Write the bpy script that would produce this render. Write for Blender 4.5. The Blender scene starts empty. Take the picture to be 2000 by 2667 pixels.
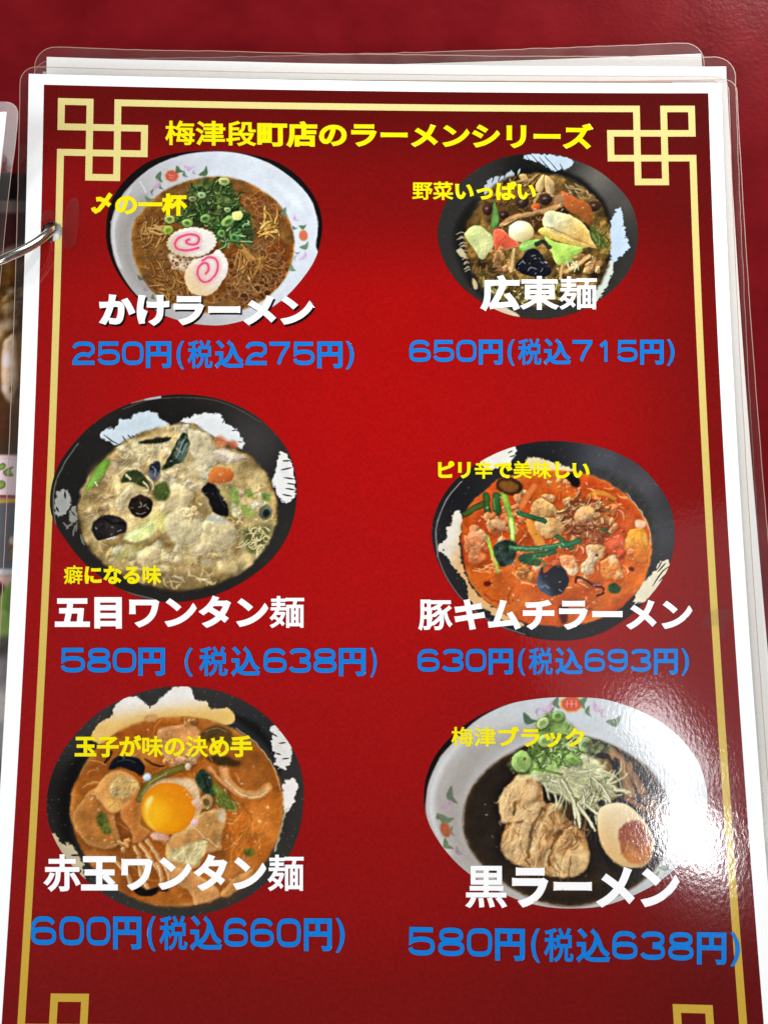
import bpy, math, random
import numpy as np
from mathutils import Vector, Euler
from mathutils.geometry import delaunay_2d_cdt

SC = bpy.context.scene
COL = SC.collection
random.seed(7)
MM = 0.001

# ------------------------------------------------------------------ camera
CAM_ROT = (0.05165772457924589, -0.01971267889720703, 0.0015808013292497281)
CAM_LOC = np.array((-2.8868599180963446, -140.87278097333916, 239.00480021741882))   # mm
FPX, CPX, CPY = 2100.0, 1000.0, 1333.5
cd = bpy.data.cameras.new('camera')
cam = bpy.data.objects.new('camera', cd)
COL.objects.link(cam)
cam.location = CAM_LOC * MM
cam.rotation_euler = CAM_ROT
cd.sensor_fit = 'VERTICAL'
cd.sensor_height = 36.0
cd.lens = FPX / 2667.0 * 36.0
cd.clip_start = 0.01
cd.clip_end = 50.0
SC.camera = cam

# ------------------------------------------------------------------ world, lamps, exposure
w = bpy.data.worlds.new('World')
SC.world = w
w.use_nodes = True
w.node_tree.nodes['Background'].inputs[0].default_value = (0.9, 0.95, 1.0, 1)
w.node_tree.nodes['Background'].inputs[1].default_value = 0.09
SC.view_settings.view_transform = 'Standard'
SC.view_settings.look = 'None'
SC.view_settings.exposure = 0.0
SC.view_settings.gamma = 1.0
SC.view_settings.use_curve_mapping = False

CAM_R = np.array(Euler(CAM_ROT, 'XYZ').to_matrix())
PAGE_W = 201.4          # width of the red print, mm
PAGE_T = 288.5          # height of the red print, mm
HC = (2.9088722204510478, -0.15331707343696616, 1.1771140070545472, 1.8815362730865224)


def bend(s, t):
    """height of the gently curled sheet over its flat top edge, mm"""
    u = (s - PAGE_W / 2) / 100.0
    v = t / 100.0
    return HC[0] * v**2 + HC[1] * v**3 + HC[2] * u**2 + HC[3] * u * v


def page_xyz(s, t, up=0.0):
    return np.stack([s - PAGE_W / 2, -t, bend(s, t) + up], -1)


def measure(px, py, up=0.0, flat=None):
    """photo measurement -> place (s,t) on the curled sheet (or on a flat level), mm"""
    px = np.asarray(px, float)
    py = np.asarray(py, float)
    d = np.stack([(px - CPX) / FPX, -(py - CPY) / FPX, -np.ones_like(px)], -1) @ CAM_R.T
    z = np.zeros_like(px)
    for _ in range(12 if flat is None else 1):
        k = ((z + up if flat is None else flat) - CAM_LOC[2]) / d[..., 2]
        s = CAM_LOC[0] + k * d[..., 0] + PAGE_W / 2
        t = -(CAM_LOC[1] + k * d[..., 1])
        z = bend(s, t)
    return s, t


def mirror_lamp(name, px, py, dist, sx, sy, radiance, color, turn=0.0):
    """area lamp in the room, hung where the sheet mirrors it"""
    s, t = measure(px, py)
    P = page_xyz(s, t)
    e = 0.5
    n = np.array([-(bend(s + e, t) - bend(s - e, t)), (bend(s, t + e) - bend(s, t - e)), 2 * e])
    n /= np.linalg.norm(n)
    v = CAM_LOC - P
    v /= np.linalg.norm(v)
    r = 2 * (n @ v) * n - v
    loc = P * MM + r * dist
    area_lamp(name, loc, loc - r, sx, sy, radiance, color, turn)


def area_lamp(name, loc, target, sx, sy, radiance, color, turn=0.0):
    ld = bpy.data.lights.new(name, 'AREA')
    ld.shape = 'RECTANGLE'
    ld.size, ld.size_y = sx, sy
    ld.color = color
    ld.energy = radiance * math.pi * sx * sy
    lo = bpy.data.objects.new(name, ld)
    COL.objects.link(lo)
    lo.location = Vector(loc)
    q = (Vector(target) - Vector(loc)).to_track_quat('-Z', 'Y')
    lo.rotation_euler = q.to_euler()
    if turn:
        lo.rotation_euler.rotate_axis('Z', turn)
    return lo


area_lamp('window_light', (0.9, 1.5, 1.15), (0, -0.12, 0), 1.6, 1.0, 7.6, (1.0, 0.97, 0.94))
area_lamp('fill_light_left', (-1.9, -0.5, 1.0), (0, -0.12, 0), 1.2, 1.4, 8.4, (0.95, 0.98, 1.0))  # added fill from the left for evenness, not a known lamp
area_lamp('fill_light_front', (0.35, -1.9, 1.35), (0, -0.12, 0), 1.8, 0.9, 5.4, (1.0, 0.98, 0.96))  # added fill from the near side, evens out the page
mirror_lamp('ceiling_lamp', 1800, 2178, 1.3, 0.075, 0.075, 70, (1.0, 0.98, 1.0))
mirror_lamp('ceiling_lamp_far', 1735, 1935, 1.3, 0.13, 0.07, 17, (0.97, 0.98, 1.0), 0.6)
mirror_lamp('ceiling_glow', 1900, 1720, 1.3, 0.42, 0.6, 0.55, (1.0, 0.97, 0.98))


sp = bpy.data.lights.new('added_table_spot', 'SPOT')  # added spot, no known source: brightens the tabletop at upper right
sp.energy = 26.0
sp.color = (1.0, 0.93, 0.92)
sp.spot_size = math.radians(26)
sp.spot_blend = 1.0
sp.shadow_soft_size = 0.03
spo = bpy.data.objects.new('added_table_spot', sp)
COL.objects.link(spo)
spo.location = (0.45, 0.55, 0.5)
spo.rotation_euler = (Vector((0.085, 0.035, -0.01)) - spo.location).to_track_quat('-Z', 'Y').to_euler()


# ------------------------------------------------------------------ helpers
def lin(c):
    c = np.asarray(c, float)
    return np.where(c <= 0.04045, c / 12.92, ((c + 0.055) / 1.055) ** 2.4)


INK = 0.73


def ink(r, g, b):
    """printed colour (0-255) as linear base colour"""
    return tuple(lin(np.array((r, g, b)) / 255.0) * INK)


def nd(nt, kind, **kw):
    n = nt.nodes.new(kind)
    for k, v in kw.items():
        setattr(n, k, v)
    return n


def film_bump(nt, strength, scale=900.0):
    """the fine orange-peel grain of the laminating film"""
    tc = nd(nt, 'ShaderNodeTexCoord')
    mp = nd(nt, 'ShaderNodeMapping')
    mp.inputs['Scale'].default_value = (1.25, 0.75, 1.0)
    n1 = nd(nt, 'ShaderNodeTexNoise')
    n1.inputs['Scale'].default_value = scale
    n1.inputs['Detail'].default_value = 2.0
    n2 = nd(nt, 'ShaderNodeTexNoise')
    n2.inputs['Scale'].default_value = 90.0
    n2.inputs['Detail'].default_value = 2.0
    ad = nd(nt, 'ShaderNodeMath', operation='MULTIPLY_ADD')
    ad.inputs[1].default_value = 0.8
    bp = nd(nt, 'ShaderNodeBump')
    bp.inputs['Strength'].default_value = strength
    bp.inputs['Distance'].default_value = 0.00012
    nt.links.new(tc.outputs['Object'], mp.inputs['Vector'])
    nt.links.new(mp.outputs[0], n1.inputs['Vector'])
    nt.links.new(mp.outputs[0], n2.inputs['Vector'])
    nt.links.new(n2.outputs[0], ad.inputs[0])
    nt.links.new(n1.outputs[0], ad.inputs[2])
    nt.links.new(ad.outputs[0], bp.inputs['Height'])
    return bp


def print_mat(name, color=None, grain=0.05, rough=0.085, bump=0.13):
    """ink on paper under glossy laminating film"""
    m = bpy.data.materials.new(name)
    m.use_nodes = True
    nt = m.node_tree
    b = nt.nodes['Principled BSDF']
    b.inputs['Roughness'].default_value = 0.6
    b.inputs['Specular IOR Level'].default_value = 0.0
    b.inputs['Coat Weight'].default_value = 1.0
    b.inputs['Coat Roughness'].default_value = rough
    tc = nd(nt, 'ShaderNodeTexCoord')
    gn = nd(nt, 'ShaderNodeTexNoise')
    gn.inputs['Scale'].default_value = 1100.0
    gn.inputs['Detail'].default_value = 3.0
    nt.links.new(tc.outputs['Object'], gn.inputs['Vector'])
    mr = nd(nt, 'ShaderNodeMapRange')
    mr.inputs['To Min'].default_value = 1.0 - grain * 2.4
    mr.inputs['To Max'].default_value = 1.0 + grain * 2.4
    nt.links.new(gn.outputs[0], mr.inputs['Value'])
    mx = nd(nt, 'ShaderNodeMix', data_type='RGBA', blend_type='MULTIPLY')
    mx.inputs[0].default_value = 1.0
    if color is None:
        at = nd(nt, 'ShaderNodeAttribute', attribute_name='ink')
        nt.links.new(at.outputs['Color'], mx.inputs[6])
    else:
        mx.inputs[6].default_value = (*color, 1)
    nt.links.new(mr.outputs[0], mx.inputs[7])
    nt.links.new(mx.outputs[2], b.inputs['Base Color'])
    bp = film_bump(nt, bump)
    nt.links.new(bp.outputs[0], b.inputs['Coat Normal'])
    return m


def film_mat(name, haze=0.05, tint=(1, 1, 1), ior=1.5):
    """clear laminating film: see-through, glossy, a little milky"""
    m = bpy.data.materials.new(name)
    m.use_nodes = True
    nt = m.node_tree
    nt.nodes.clear()
    out = nd(nt, 'ShaderNodeOutputMaterial')
    tr = nd(nt, 'ShaderNodeBsdfTransparent')
    tr.inputs[0].default_value = (0.96 * tint[0], 0.96 * tint[1], 0.95 * tint[2], 1)
    df = nd(nt, 'ShaderNodeBsdfDiffuse')
    df.inputs[0].default_value = (0.75, 0.66, 0.62, 1)
    gl = nd(nt, 'ShaderNodeBsdfGlossy')
    gl.inputs['Roughness'].default_value = 0.12
    fr = nd(nt, 'ShaderNodeFresnel')
    fr.inputs[0].default_value = ior
    tc = nd(nt, 'ShaderNodeTexCoord')
    ns = nd(nt, 'ShaderNodeTexNoise')
    ns.inputs['Scale'].default_value = 70.0
    ns.inputs['Detail'].default_value = 5.0
    nt.links.new(tc.outputs['Object'], ns.inputs['Vector'])
    mr = nd(nt, 'ShaderNodeMapRange')
    mr.inputs['From Min'].default_value = 0.35
    mr.inputs['From Max'].default_value = 0.7
    mr.inputs['To Min'].default_value = haze * 0.7
    mr.inputs['To Max'].default_value = haze * 1.5
    nt.links.new(ns.outputs[0], mr.inputs['Value'])
    m1 = nd(nt, 'ShaderNodeMixShader')
    m2 = nd(nt, 'ShaderNodeMixShader')
    nt.links.new(mr.outputs[0], m1.inputs[0])
    nt.links.new(tr.outputs[0], m1.inputs[1])
    nt.links.new(df.outputs[0], m1.inputs[2])
    bp = film_bump(nt, 0.5, 260.0)
    nt.links.new(bp.outputs[0], gl.inputs['Normal'])
    nt.links.new(fr.outputs[0], m2.inputs[0])
    nt.links.new(m1.outputs[0], m2.inputs[1])
    nt.links.new(gl.outputs[0], m2.inputs[2])
    nt.links.new(m2.outputs[0], out.inputs[0])
    return m


def plain_mat(name, color, rough=0.5, metal=0.0):
    m = bpy.data.materials.new(name)
    m.use_nodes = True
    b = m.node_tree.nodes['Principled BSDF']
    b.inputs['Base Color'].default_value = (*color, 1)
    b.inputs['Roughness'].default_value = rough
    b.inputs['Metallic'].default_value = metal
    return m


def fast_mesh(name, co, faces, mat, parent=None, ink_cols=None, smooth=True):
    """co (n,3) in mm, faces (m,k) index array or list of lists"""
    me = bpy.data.meshes.new(name)
    co = np.asarray(co, np.float32) * MM
    if isinstance(faces, np.ndarray):
        k = faces.shape[1]
        lt = np.full(len(faces), k, np.int32)
        fl = faces.ravel().astype(np.int32)
    else:
        lt = np.array([len(f) for f in faces], np.int32)
        fl = np.array([i for f in faces for i in f], np.int32)
    ls = np.concatenate([[0], np.cumsum(lt)[:-1]]).astype(np.int32)
    me.vertices.add(len(co))
    me.vertices.foreach_set('co', co.ravel())
    me.loops.add(len(fl))
    me.loops.foreach_set('vertex_index', fl)
    me.polygons.add(len(lt))
    me.polygons.foreach_set('loop_start', ls)
    me.update(calc_edges=True)
    if ink_cols is not None:
        a = me.attributes.new('ink', 'FLOAT_COLOR', 'POINT')
        c = np.ones((len(co), 4), np.float32)
        c[:, :3] = ink_cols
        a.data.foreach_set('color', c.ravel())
    if smooth:
        me.polygons.foreach_set('use_smooth', np.ones(len(lt), bool))
    me.materials.append(mat)
    o = bpy.data.objects.new(name, me)
    COL.objects.link(o)
    if parent is not None:
        o.parent = parent
    return o


def thing(name, label, cat, group=None):
    o = bpy.data.objects.new(name, None)
    COL.objects.link(o)
    o.empty_display_size = 0.01
    o['label'] = label
    o['category'] = cat
    if group:
        o['group'] = group
    return o


def tri_region(outer, holes=(), step=6.0):
    """triangulate a polygon with holes, with inner points so it can bend"""
    pts, edges, faces = [], [], []

    def densify(poly):
        res = []
        for a, b in zip(poly, list(poly[1:]) + [poly[0]]):
            d = math.hypot(b[0] - a[0], b[1] - a[1])
            n = max(1, int(math.ceil(d / step)))
            for i in range(n):
                res.append((a[0] + (b[0] - a[0]) * i / n, a[1] + (b[1] - a[1]) * i / n))
        return res
    for poly in [outer] + list(holes):
        q = densify(list(poly))
        i0 = len(pts)
        pts += q
        edges += [(i0 + i, i0 + (i + 1) % len(q)) for i in range(len(q))]
    O = np.array(outer)
    lo, hi = O.min(0), O.max(0)
    gx = np.arange(lo[0] + step * .5, hi[0], step)
    gy = np.arange(lo[1] + step * .5, hi[1], step)
    grid = [(x, y) for y in gy for x in gx]
    ins = [p for p in grid if in_poly(p, outer) and not any(in_poly(p, h) for h in holes)]
    pts += ins
    r = delaunay_2d_cdt([Vector(p) for p in pts], edges, [], 2, 1e-5)
    V = np.array([tuple(v) for v in r[0]])
    T = np.array([f for f in r[2]])
    # CCW on the page seen from above means reversed in (s, t-down)
    a, b, c = V[T[:, 0]], V[T[:, 1]], V[T[:, 2]]
    ar = (b[:, 0] - a[:, 0]) * (c[:, 1] - a[:, 1]) - (b[:, 1] - a[:, 1]) * (c[:, 0] - a[:, 0])
    cen = (a + b + c) / 3
    keep = np.array([in_poly(p, outer) and not any(in_poly(p, h) for h in holes) for p in cen]) & (abs(ar) > 1e-7)
    T = T[keep]
    ar = ar[keep]
    T[ar > 0] = T[ar > 0][:, ::-1]
    return V, T


def in_poly(p, poly):
    x, y = p
    c = False
    n = len(poly)
    j = n - 1
    for i in range(n):
        xi, yi = poly[i]
        xj, yj = poly[j]
        if (yi > y) != (yj > y) and x < (xj - xi) * (y - yi) / (yj - yi) + xi:
            c = not c
        j = i
    return c


def round_rect(x0, y0, x1, y1, r, n=7):
    out = []
    for cx, cy, a0 in ((x1 - r, y0 + r, -90), (x1 - r, y1 - r, 0), (x0 + r, y1 - r, 90), (x0 + r, y0 + r, 180)):
        for i in range(n + 1):
            a = math.radians(a0 + 90 * i / n)
            out.append((cx + r * math.cos(a), cy + r * math.sin(a)))
    return out


def circle(cx, cy, r, n=36):
    return [(cx + r * math.cos(2 * math.pi * i / n), cy + r * math.sin(2 * math.pi * i / n)) for i in range(n)]


# ------------------------------------------------------------------ tabletop
def table_mat():
    m = bpy.data.materials.new('red_tabletop_laminate')
    m.use_nodes = True
    nt = m.node_tree
    b = nt.nodes['Principled BSDF']
    tc = nd(nt, 'ShaderNodeTexCoord')
    n1 = nd(nt, 'ShaderNodeTexNoise')
    n1.inputs['Scale'].default_value = 42.0
    n1.inputs['Detail'].default_value = 8.0
    n1.inputs['Roughness'].default_value = 0.65
    n2 = nd(nt, 'ShaderNodeTexNoise')
    n2.inputs['Scale'].default_value = 700.0
    n2.inputs['Detail'].default_value = 3.0
    nt.links.new(tc.outputs['Object'], n1.inputs['Vector'])
    nt.links.new(tc.outputs['Object'], n2.inputs['Vector'])
    cr = nd(nt, 'ShaderNodeValToRGB')
    cr.color_ramp.elements[0].position = 0.3
    cr.color_ramp.elements[0].color = (0.100, 0.0034, 0.0054, 1)
    cr.color_ramp.elements[1].position = 0.7
    cr.color_ramp.elements[1].color = (0.158, 0.0066, 0.0096, 1)
    nt.links.new(n1.outputs[0], cr.inputs[0])
    nt.links.new(cr.outputs[0], b.inputs['Base Color'])
    mr = nd(nt, 'ShaderNodeMapRange')
    b.inputs['Specular IOR Level'].default_value = 0.035
    mr.inputs['To Min'].default_value = 0.15
    mr.inputs['To Max'].default_value = 0.24
    nt.links.new(n1.outputs[0], mr.inputs['Value'])
    nt.links.new(mr.outputs[0], b.inputs['Roughness'])
    bp = nd(nt, 'ShaderNodeBump')
    bp.inputs['Strength'].default_value = 0.25
    bp.inputs['Distance'].default_value = 0.0002
    nt.links.new(n2.outputs[0], bp.inputs['Height'])
    nt.links.new(bp.outputs[0], b.inputs['Normal'])
    return m


TABLE_Z = -9.0
xs = np.linspace(-700, 700, 15)
ys = np.linspace(-700, 500, 13)
gx, gy = np.meshgrid(xs, ys)
co = np.stack([gx.ravel(), gy.ravel(), np.full(gx.size, TABLE_Z)], -1)
ii = np.arange(gx.size).reshape(gx.shape)
fc = np.stack([ii[:-1, :-1], ii[:-1, 1:], ii[1:, 1:], ii[1:, :-1]], -1).reshape(-1, 4)
tb = fast_mesh('tabletop', co, fc, table_mat())
tb['kind'] = 'structure'

# ------------------------------------------------------------------ laminated sheets
M_WHITE = print_mat('white_paper_laminated', (0.80, 0.815, 0.82), 0.01)
M_WHITE_OLD = print_mat('aged_white_paper_laminated', (0.73, 0.73, 0.705), 0.03)
M_FILM = film_mat('clear_film_margin', 0.012)
M_FILM2 = film_mat('worn_film_margin', 0.028)
M_FILM3 = film_mat('creased_film_margin', 0.06)
M_EDGE = plain_mat('cut_edge_highlight', (0.36, 0.235, 0.185), 0.35)  # light caught along the cut edge, put in as a pale brown

HOLE = measure(136.5, 603)
HOLE_R = 3.05


def place(V, up=0.0, turn=0.0, pivot=(0, 0), shift=(0, 0)):
    V = np.asarray(V, float)
    c, s = math.cos(turn), math.sin(turn)
    d = V - np.array(pivot)
    q = np.stack([c * d[:, 0] + s * d[:, 1], -s * d[:, 0] + c * d[:, 1]], -1) + np.array(pivot) + np.array(shift)
    return q


def rim_strip(outline, width):
    """narrow ribbon along the cut edge of a film"""
    P = np.array(outline)
    n = len(P)
    T = np.roll(P, -1, 0) - np.roll(P, 1, 0)
    T /= np.linalg.norm(T, axis=1)[:, None]
    N = np.stack([-T[:, 1], T[:, 0]], -1)
    cen = P.mean(0)
    sg = np.sign(np.sum((cen - P) * N, 1))[:, None]
    return P, P + N * sg * width


def laminated(root, x0, y0, x1, y1, margins, surf, paper_mat, film, hole=None, radius=5.0, jag=0.0, edge_w=0.22):
    """paper + transparent film margin, as two parts of a sheet; surf maps (s,t,up) to mm"""
    ml, mt, mr_, mb = margins
    holes = [circle(hole[0], hole[1], HOLE_R)] if hole is not None else []
    V, T = tri_region([(x0, y0), (x1, y0), (x1, y1), (x0, y1)], holes, 7.0)
    p = fast_mesh('paper', surf(V, 0.0), T, paper_mat, root)
    out = round_rect(x0 - ml, y0 - mt, x1 + mr_, y1 + mb, radius)
    # walk the long sides in short steps so the edge can waver a little
    rr = random.Random(hash((round(x0), round(y0))) & 1023)
    O = []
    for a, b in zip(out, out[1:] + [out[0]]):
        d = math.hypot(b[0] - a[0], b[1] - a[1])
        n = max(1, int(d / 3.0))
        for i in range(n):
            j = jag if n > 1 and i else 0
            O.append((a[0] + (b[0] - a[0]) * i / n + rr.uniform(-j, j), a[1] + (b[1] - a[1]) * i / n + rr.uniform(-j, j)))
    V, T = tri_region(O, [[(x0, y0), (x1, y0), (x1, y1), (x0, y1)]], 7.0)
    f = fast_mesh('film_margin', surf(V, 0.0), T, film, root)
    A, B = rim_strip(O, edge_w)
    n = len(A)
    co = np.concatenate([surf(A, 0.05), surf(B, 0.05)])
    i = np.arange(n)
    j = (i + 1) % n
    fc = np.stack([i, n + i, n + j, j], -1)
    e = fast_mesh('cut_edge', co, fc, M_EDGE, f)
    return p, f


def rect_on(level, corner_px, edge_px, corner='right'):
    """placement of a sheet whose top corner and a point down the same side were measured"""
    a = np.array(measure(*corner_px, up=level))
    b = np.array(measure(*edge_px, up=level))
    d = b - a
    turn = math.atan2(d[0], d[1])
    return a, turn


def sheet_surface(level, corner, turn, width, ripple=0.0):
    """local sheet coords: origin at the measured top corner, x across, y down"""
    c, s = math.cos(turn), math.sin(turn)

    def f(V, up):
        V = np.asarray(V, float)
        S = corner[0] + c * V[:, 0] + s * V[:, 1]
        T = corner[1] - s * V[:, 0] + c * V[:, 1]
        z = level + up
        if ripple:
            z = z + ripple * np.sin(V[:, 0] / 9.0) * np.exp(-np.maximum(V[:, 1] + 3, 0) / 12.0)
        return page_xyz(S, T, z)
    return f


def along_top(level, left_px, right_px):
    """right top corner and turn of a sheet whose top edge was measured"""
    a = np.array(measure(*left_px, up=level))
    b = np.array(measure(*right_px, up=level))
    return b, math.atan2(a[1] - b[1], b[0] - a[0]), math.hypot(*(b - a))


# the sheet just behind, showing past the top edge
lvl = -4.6
cB, tB, wB = along_top(lvl, (123, 148.5), (1890, 173))
shB = thing('laminated_sheet', 'plain white laminated sheet peeking out above the whole top edge of the red menu', 'laminated sheet')
surfB = sheet_surface(lvl, cB, tB, 210, 0.12)
laminated(shB, -wB, 0, 0, 297, (3.7, 3.2, 2.9, 3), surfB, M_WHITE_OLD, M_FILM2, None, 6.5, 0.10)

# the lowest sheet, turned so that its corner shows at the upper right
lvl = -7.0
cC, _, _ = along_top(lvl, (1443, 153), (1825, 139.5))
shC = thing('laminated_sheet', 'lowest tilted sheet, its worn clear corner sticking out highest at the upper right', 'laminated sheet')
surfC = sheet_surface(lvl, cC, math.radians(2.5), 210, 0.0)
laminated(shC, -206, 0, 0, 297, (3, 3.7, 0.8, 3), surfC, M_WHITE_OLD, M_FILM3, None, 6.0, 0.15)

# a sheet fanned out to the right under the red menu
lvl = -2.6
cD, tD = rect_on(lvl, (1892, 204), (1968, 1350))
shD = thing('laminated_sheet', 'plain white sheet fanned out along the right edge of the red menu', 'laminated sheet')
surfD = sheet_surface(lvl, cD, tD, 210)
laminated(shD, -206.5, 1.2, 0, 297, (2.5, 0.9, 3.0, 3), surfD, M_WHITE_OLD, M_FILM, None, 4.0, 0.05)

# the sheet directly under the red menu: only its yellow printed top border shows
lvl = -1.3
shH = thing('laminated_sheet', 'sheet tucked directly under the red menu, only its thin yellow border line showing', 'laminated sheet')
cH, tH, wH = along_top(lvl, (380, 201.5), (1868, 211.0))
surfH = sheet_surface(lvl, cH, tH, 210)
laminated(shH, -202.0, 0.1, -0.3, 296, (0.3, 0.2, 0.3, 3), surfH, M_WHITE_OLD, M_FILM, None, 1.5, 0.02)
V, T = tri_region([(-158, 0.12), (-14, 0.12), (-14, 2.0), (-158, 2.0)], [], 4.0)
yc = np.tile(np.array(ink(228, 204, 116)), (len(V), 1))
yc[V[:, 0] > -52] = np.array(ink(232, 196, 172))
fast_mesh('printed_border', surfH(V, 0.06), T, print_mat('yellow_border_print', None, 0.05), shH, yc)

# ------------------------------------------------------------------ the red menu itself
menu = thing('menu_sheet', 'laminated red ramen menu page with gold frame, six bowl pictures and blue prices', 'menu')


def surfA(V, up):
    V = np.asarray(V, float)
    return page_xyz(V[:, 0], V[:, 1], up)


wl = measure(74.5, 192.6)
wr = measure(1874.5, 215.6)
PX0, PX1 = -4.55, PAGE_W + 4.1
PY0, PY1 = -3.25, PAGE_T + 4.0
laminated(menu, PX0, PY0, PX1, PY1, (2.6, 2.25, 2.3, 3), surfA, M_WHITE, M_FILM, HOLE, 5.0, 0.04)

RED = {  # printed gradient, with some light falloff and milky veil put into the colour
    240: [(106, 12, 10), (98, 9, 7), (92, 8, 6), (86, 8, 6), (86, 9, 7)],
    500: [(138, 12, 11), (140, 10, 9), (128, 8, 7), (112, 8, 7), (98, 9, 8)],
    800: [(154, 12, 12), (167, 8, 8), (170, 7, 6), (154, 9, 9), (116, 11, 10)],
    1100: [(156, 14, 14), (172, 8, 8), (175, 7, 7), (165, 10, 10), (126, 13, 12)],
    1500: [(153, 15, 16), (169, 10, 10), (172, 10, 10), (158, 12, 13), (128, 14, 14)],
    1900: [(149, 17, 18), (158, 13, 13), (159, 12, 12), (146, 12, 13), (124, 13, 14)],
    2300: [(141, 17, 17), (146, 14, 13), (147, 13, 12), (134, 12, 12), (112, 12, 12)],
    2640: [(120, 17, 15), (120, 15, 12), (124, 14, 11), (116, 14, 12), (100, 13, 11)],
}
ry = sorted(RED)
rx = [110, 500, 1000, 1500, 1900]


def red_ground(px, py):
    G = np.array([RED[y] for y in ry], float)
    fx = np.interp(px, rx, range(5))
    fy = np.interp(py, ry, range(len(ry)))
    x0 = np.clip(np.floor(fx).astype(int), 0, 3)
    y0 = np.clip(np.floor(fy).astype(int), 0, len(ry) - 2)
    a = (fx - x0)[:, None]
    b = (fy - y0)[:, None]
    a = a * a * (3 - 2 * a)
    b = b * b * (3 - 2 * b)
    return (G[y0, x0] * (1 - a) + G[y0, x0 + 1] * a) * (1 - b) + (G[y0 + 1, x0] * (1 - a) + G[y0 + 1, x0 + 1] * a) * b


def project(P):
    q = (P - CAM_LOC) @ CAM_R
    return CPX + FPX * q[:, 0] / -q[:, 2], CPY - FPX * q[:, 1] / -q[:, 2]


M_PRINT = print_mat('printed_ink_under_film', None, 0.04)
M_GROUND = print_mat('printed_red_ground', None, 0.13)
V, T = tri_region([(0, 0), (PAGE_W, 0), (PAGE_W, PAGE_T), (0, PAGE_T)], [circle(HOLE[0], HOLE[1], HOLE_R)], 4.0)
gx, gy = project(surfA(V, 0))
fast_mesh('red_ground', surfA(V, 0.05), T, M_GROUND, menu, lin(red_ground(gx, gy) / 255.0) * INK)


# gold frame with its knotted corners, as a union of bars on a cell grid
def bars_mesh(bars, hole):
    X = sorted({round(b[i], 4) for b in bars for i in (0, 2)})
    Y = sorted({round(b[i], 4) for b in bars for i in (1, 3)})

    def fill(A):
        r = []
        for a, b in zip(A, A[1:]):
            n = max(1, int((b - a) / 5.0))
            r += [a + (b - a) * i / n for i in range(n)]
        return r + [A[-1]]
    X, Y = fill(X), fill(Y)
    co, idx, faces = [], {}, []

    def vid(i, j):
        if (i, j) not in idx:
            idx[(i, j)] = len(co)
            co.append((X[i], Y[j]))
        return idx[(i, j)]
    for i in range(len(X) - 1):
        for j in range(len(Y) - 1):
            cx, cy = (X[i] + X[i + 1]) / 2, (Y[j] + Y[j + 1]) / 2
            if any(b[0] < cx < b[2] and b[1] < cy < b[3] for b in bars):
                faces.append([vid(i, j + 1), vid(i + 1, j + 1), vid(i + 1, j), vid(i, j)])
    return np.array(co), np.array(faces)


g = 2.05
A_, B_, C_, D_ = 4.25, 12.75, 21.05, 29.1
a_, b_, c_, d_ = 4.0, 11.75, 19.6, 27.1
corner = [(A_, a_, A_ + g, b_ + g), (B_, a_, B_ + g, d_ + g), (C_, a_, C_ + g, d_ + g), (D_, b_, D_ + g, c_ + g),
          (A_, a_, B_ + g, a_ + g), (A_, b_, D_ + g, b_ + g), (A_, c_, D_ + g, c_ + g), (B_, d_, C_ + g, d_ + g)]
bars = []
for x0, y0, x1, y1 in corner:
    for fx in (0, 1):
        for fy in (0, 1):
            xa, xb = (x0, x1) if not fx else (PAGE_W - x1, PAGE_W - x0)
            ya, yb = (y0, y1) if not fy else (PAGE_T - y1, PAGE_T - y0)
            bars.append((xa, ya, xb, yb))
bars += [(C_, a_, PAGE_W - C_, a_ + g), (C_, PAGE_T - a_ - g, PAGE_W - C_, PAGE_T - a_),
         (A_, c_, A_ + g, PAGE_T - c_), (PAGE_W - A_ - g, c_, PAGE_W - A_, PAGE_T - c_)]
V, F = bars_mesh(bars, HOLE)
# the punched hole also bites into the frame bar
d = V - np.array(HOLE)
keepf = []
for f in F:
    c = V[f].mean(0)
    keepf.append(f)
V2, F2 = list(map(tuple, V)), []
for f in keepf:
    q = V[f]
    if np.hypot(*(q.mean(0) - np.array(HOLE))) < 7.5:
        n = 24
        x0, x1 = q[:, 0].min(), q[:, 0].max()
        y0, y1 = q[:, 1].min(), q[:, 1].max()
        vv, tt = tri_region([(x0, y0), (x1, y0), (x1, y1), (x0, y1)], [], 0.35)
        i0 = len(V2)
        for p in vv:
            r = np.hypot(p[0] - HOLE[0], p[1] - HOLE[1])
            V2.append(tuple(p))
        for t3 in tt:
            cen = vv[t3].mean(0)
            if np.hypot(cen[0] - HOLE[0], cen[1] - HOLE[1]) > HOLE_R:
                F2.append([i0 + int(k) for k in t3])
    else:
        F2.append([int(k) for k in f])
V2 = np.array(V2)
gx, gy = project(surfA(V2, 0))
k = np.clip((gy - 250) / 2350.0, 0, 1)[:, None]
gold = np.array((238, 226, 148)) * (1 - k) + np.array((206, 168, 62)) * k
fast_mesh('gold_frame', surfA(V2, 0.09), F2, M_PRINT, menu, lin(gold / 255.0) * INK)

# ------------------------------------------------------------------ lettering
FC = bpy.data.curves.new('lettering_source', 'FONT')
FC.resolution_u = 5
FO = bpy.data.objects.new('lettering_source', FC)
COL.objects.link(FO)
_gl = {}


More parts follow.
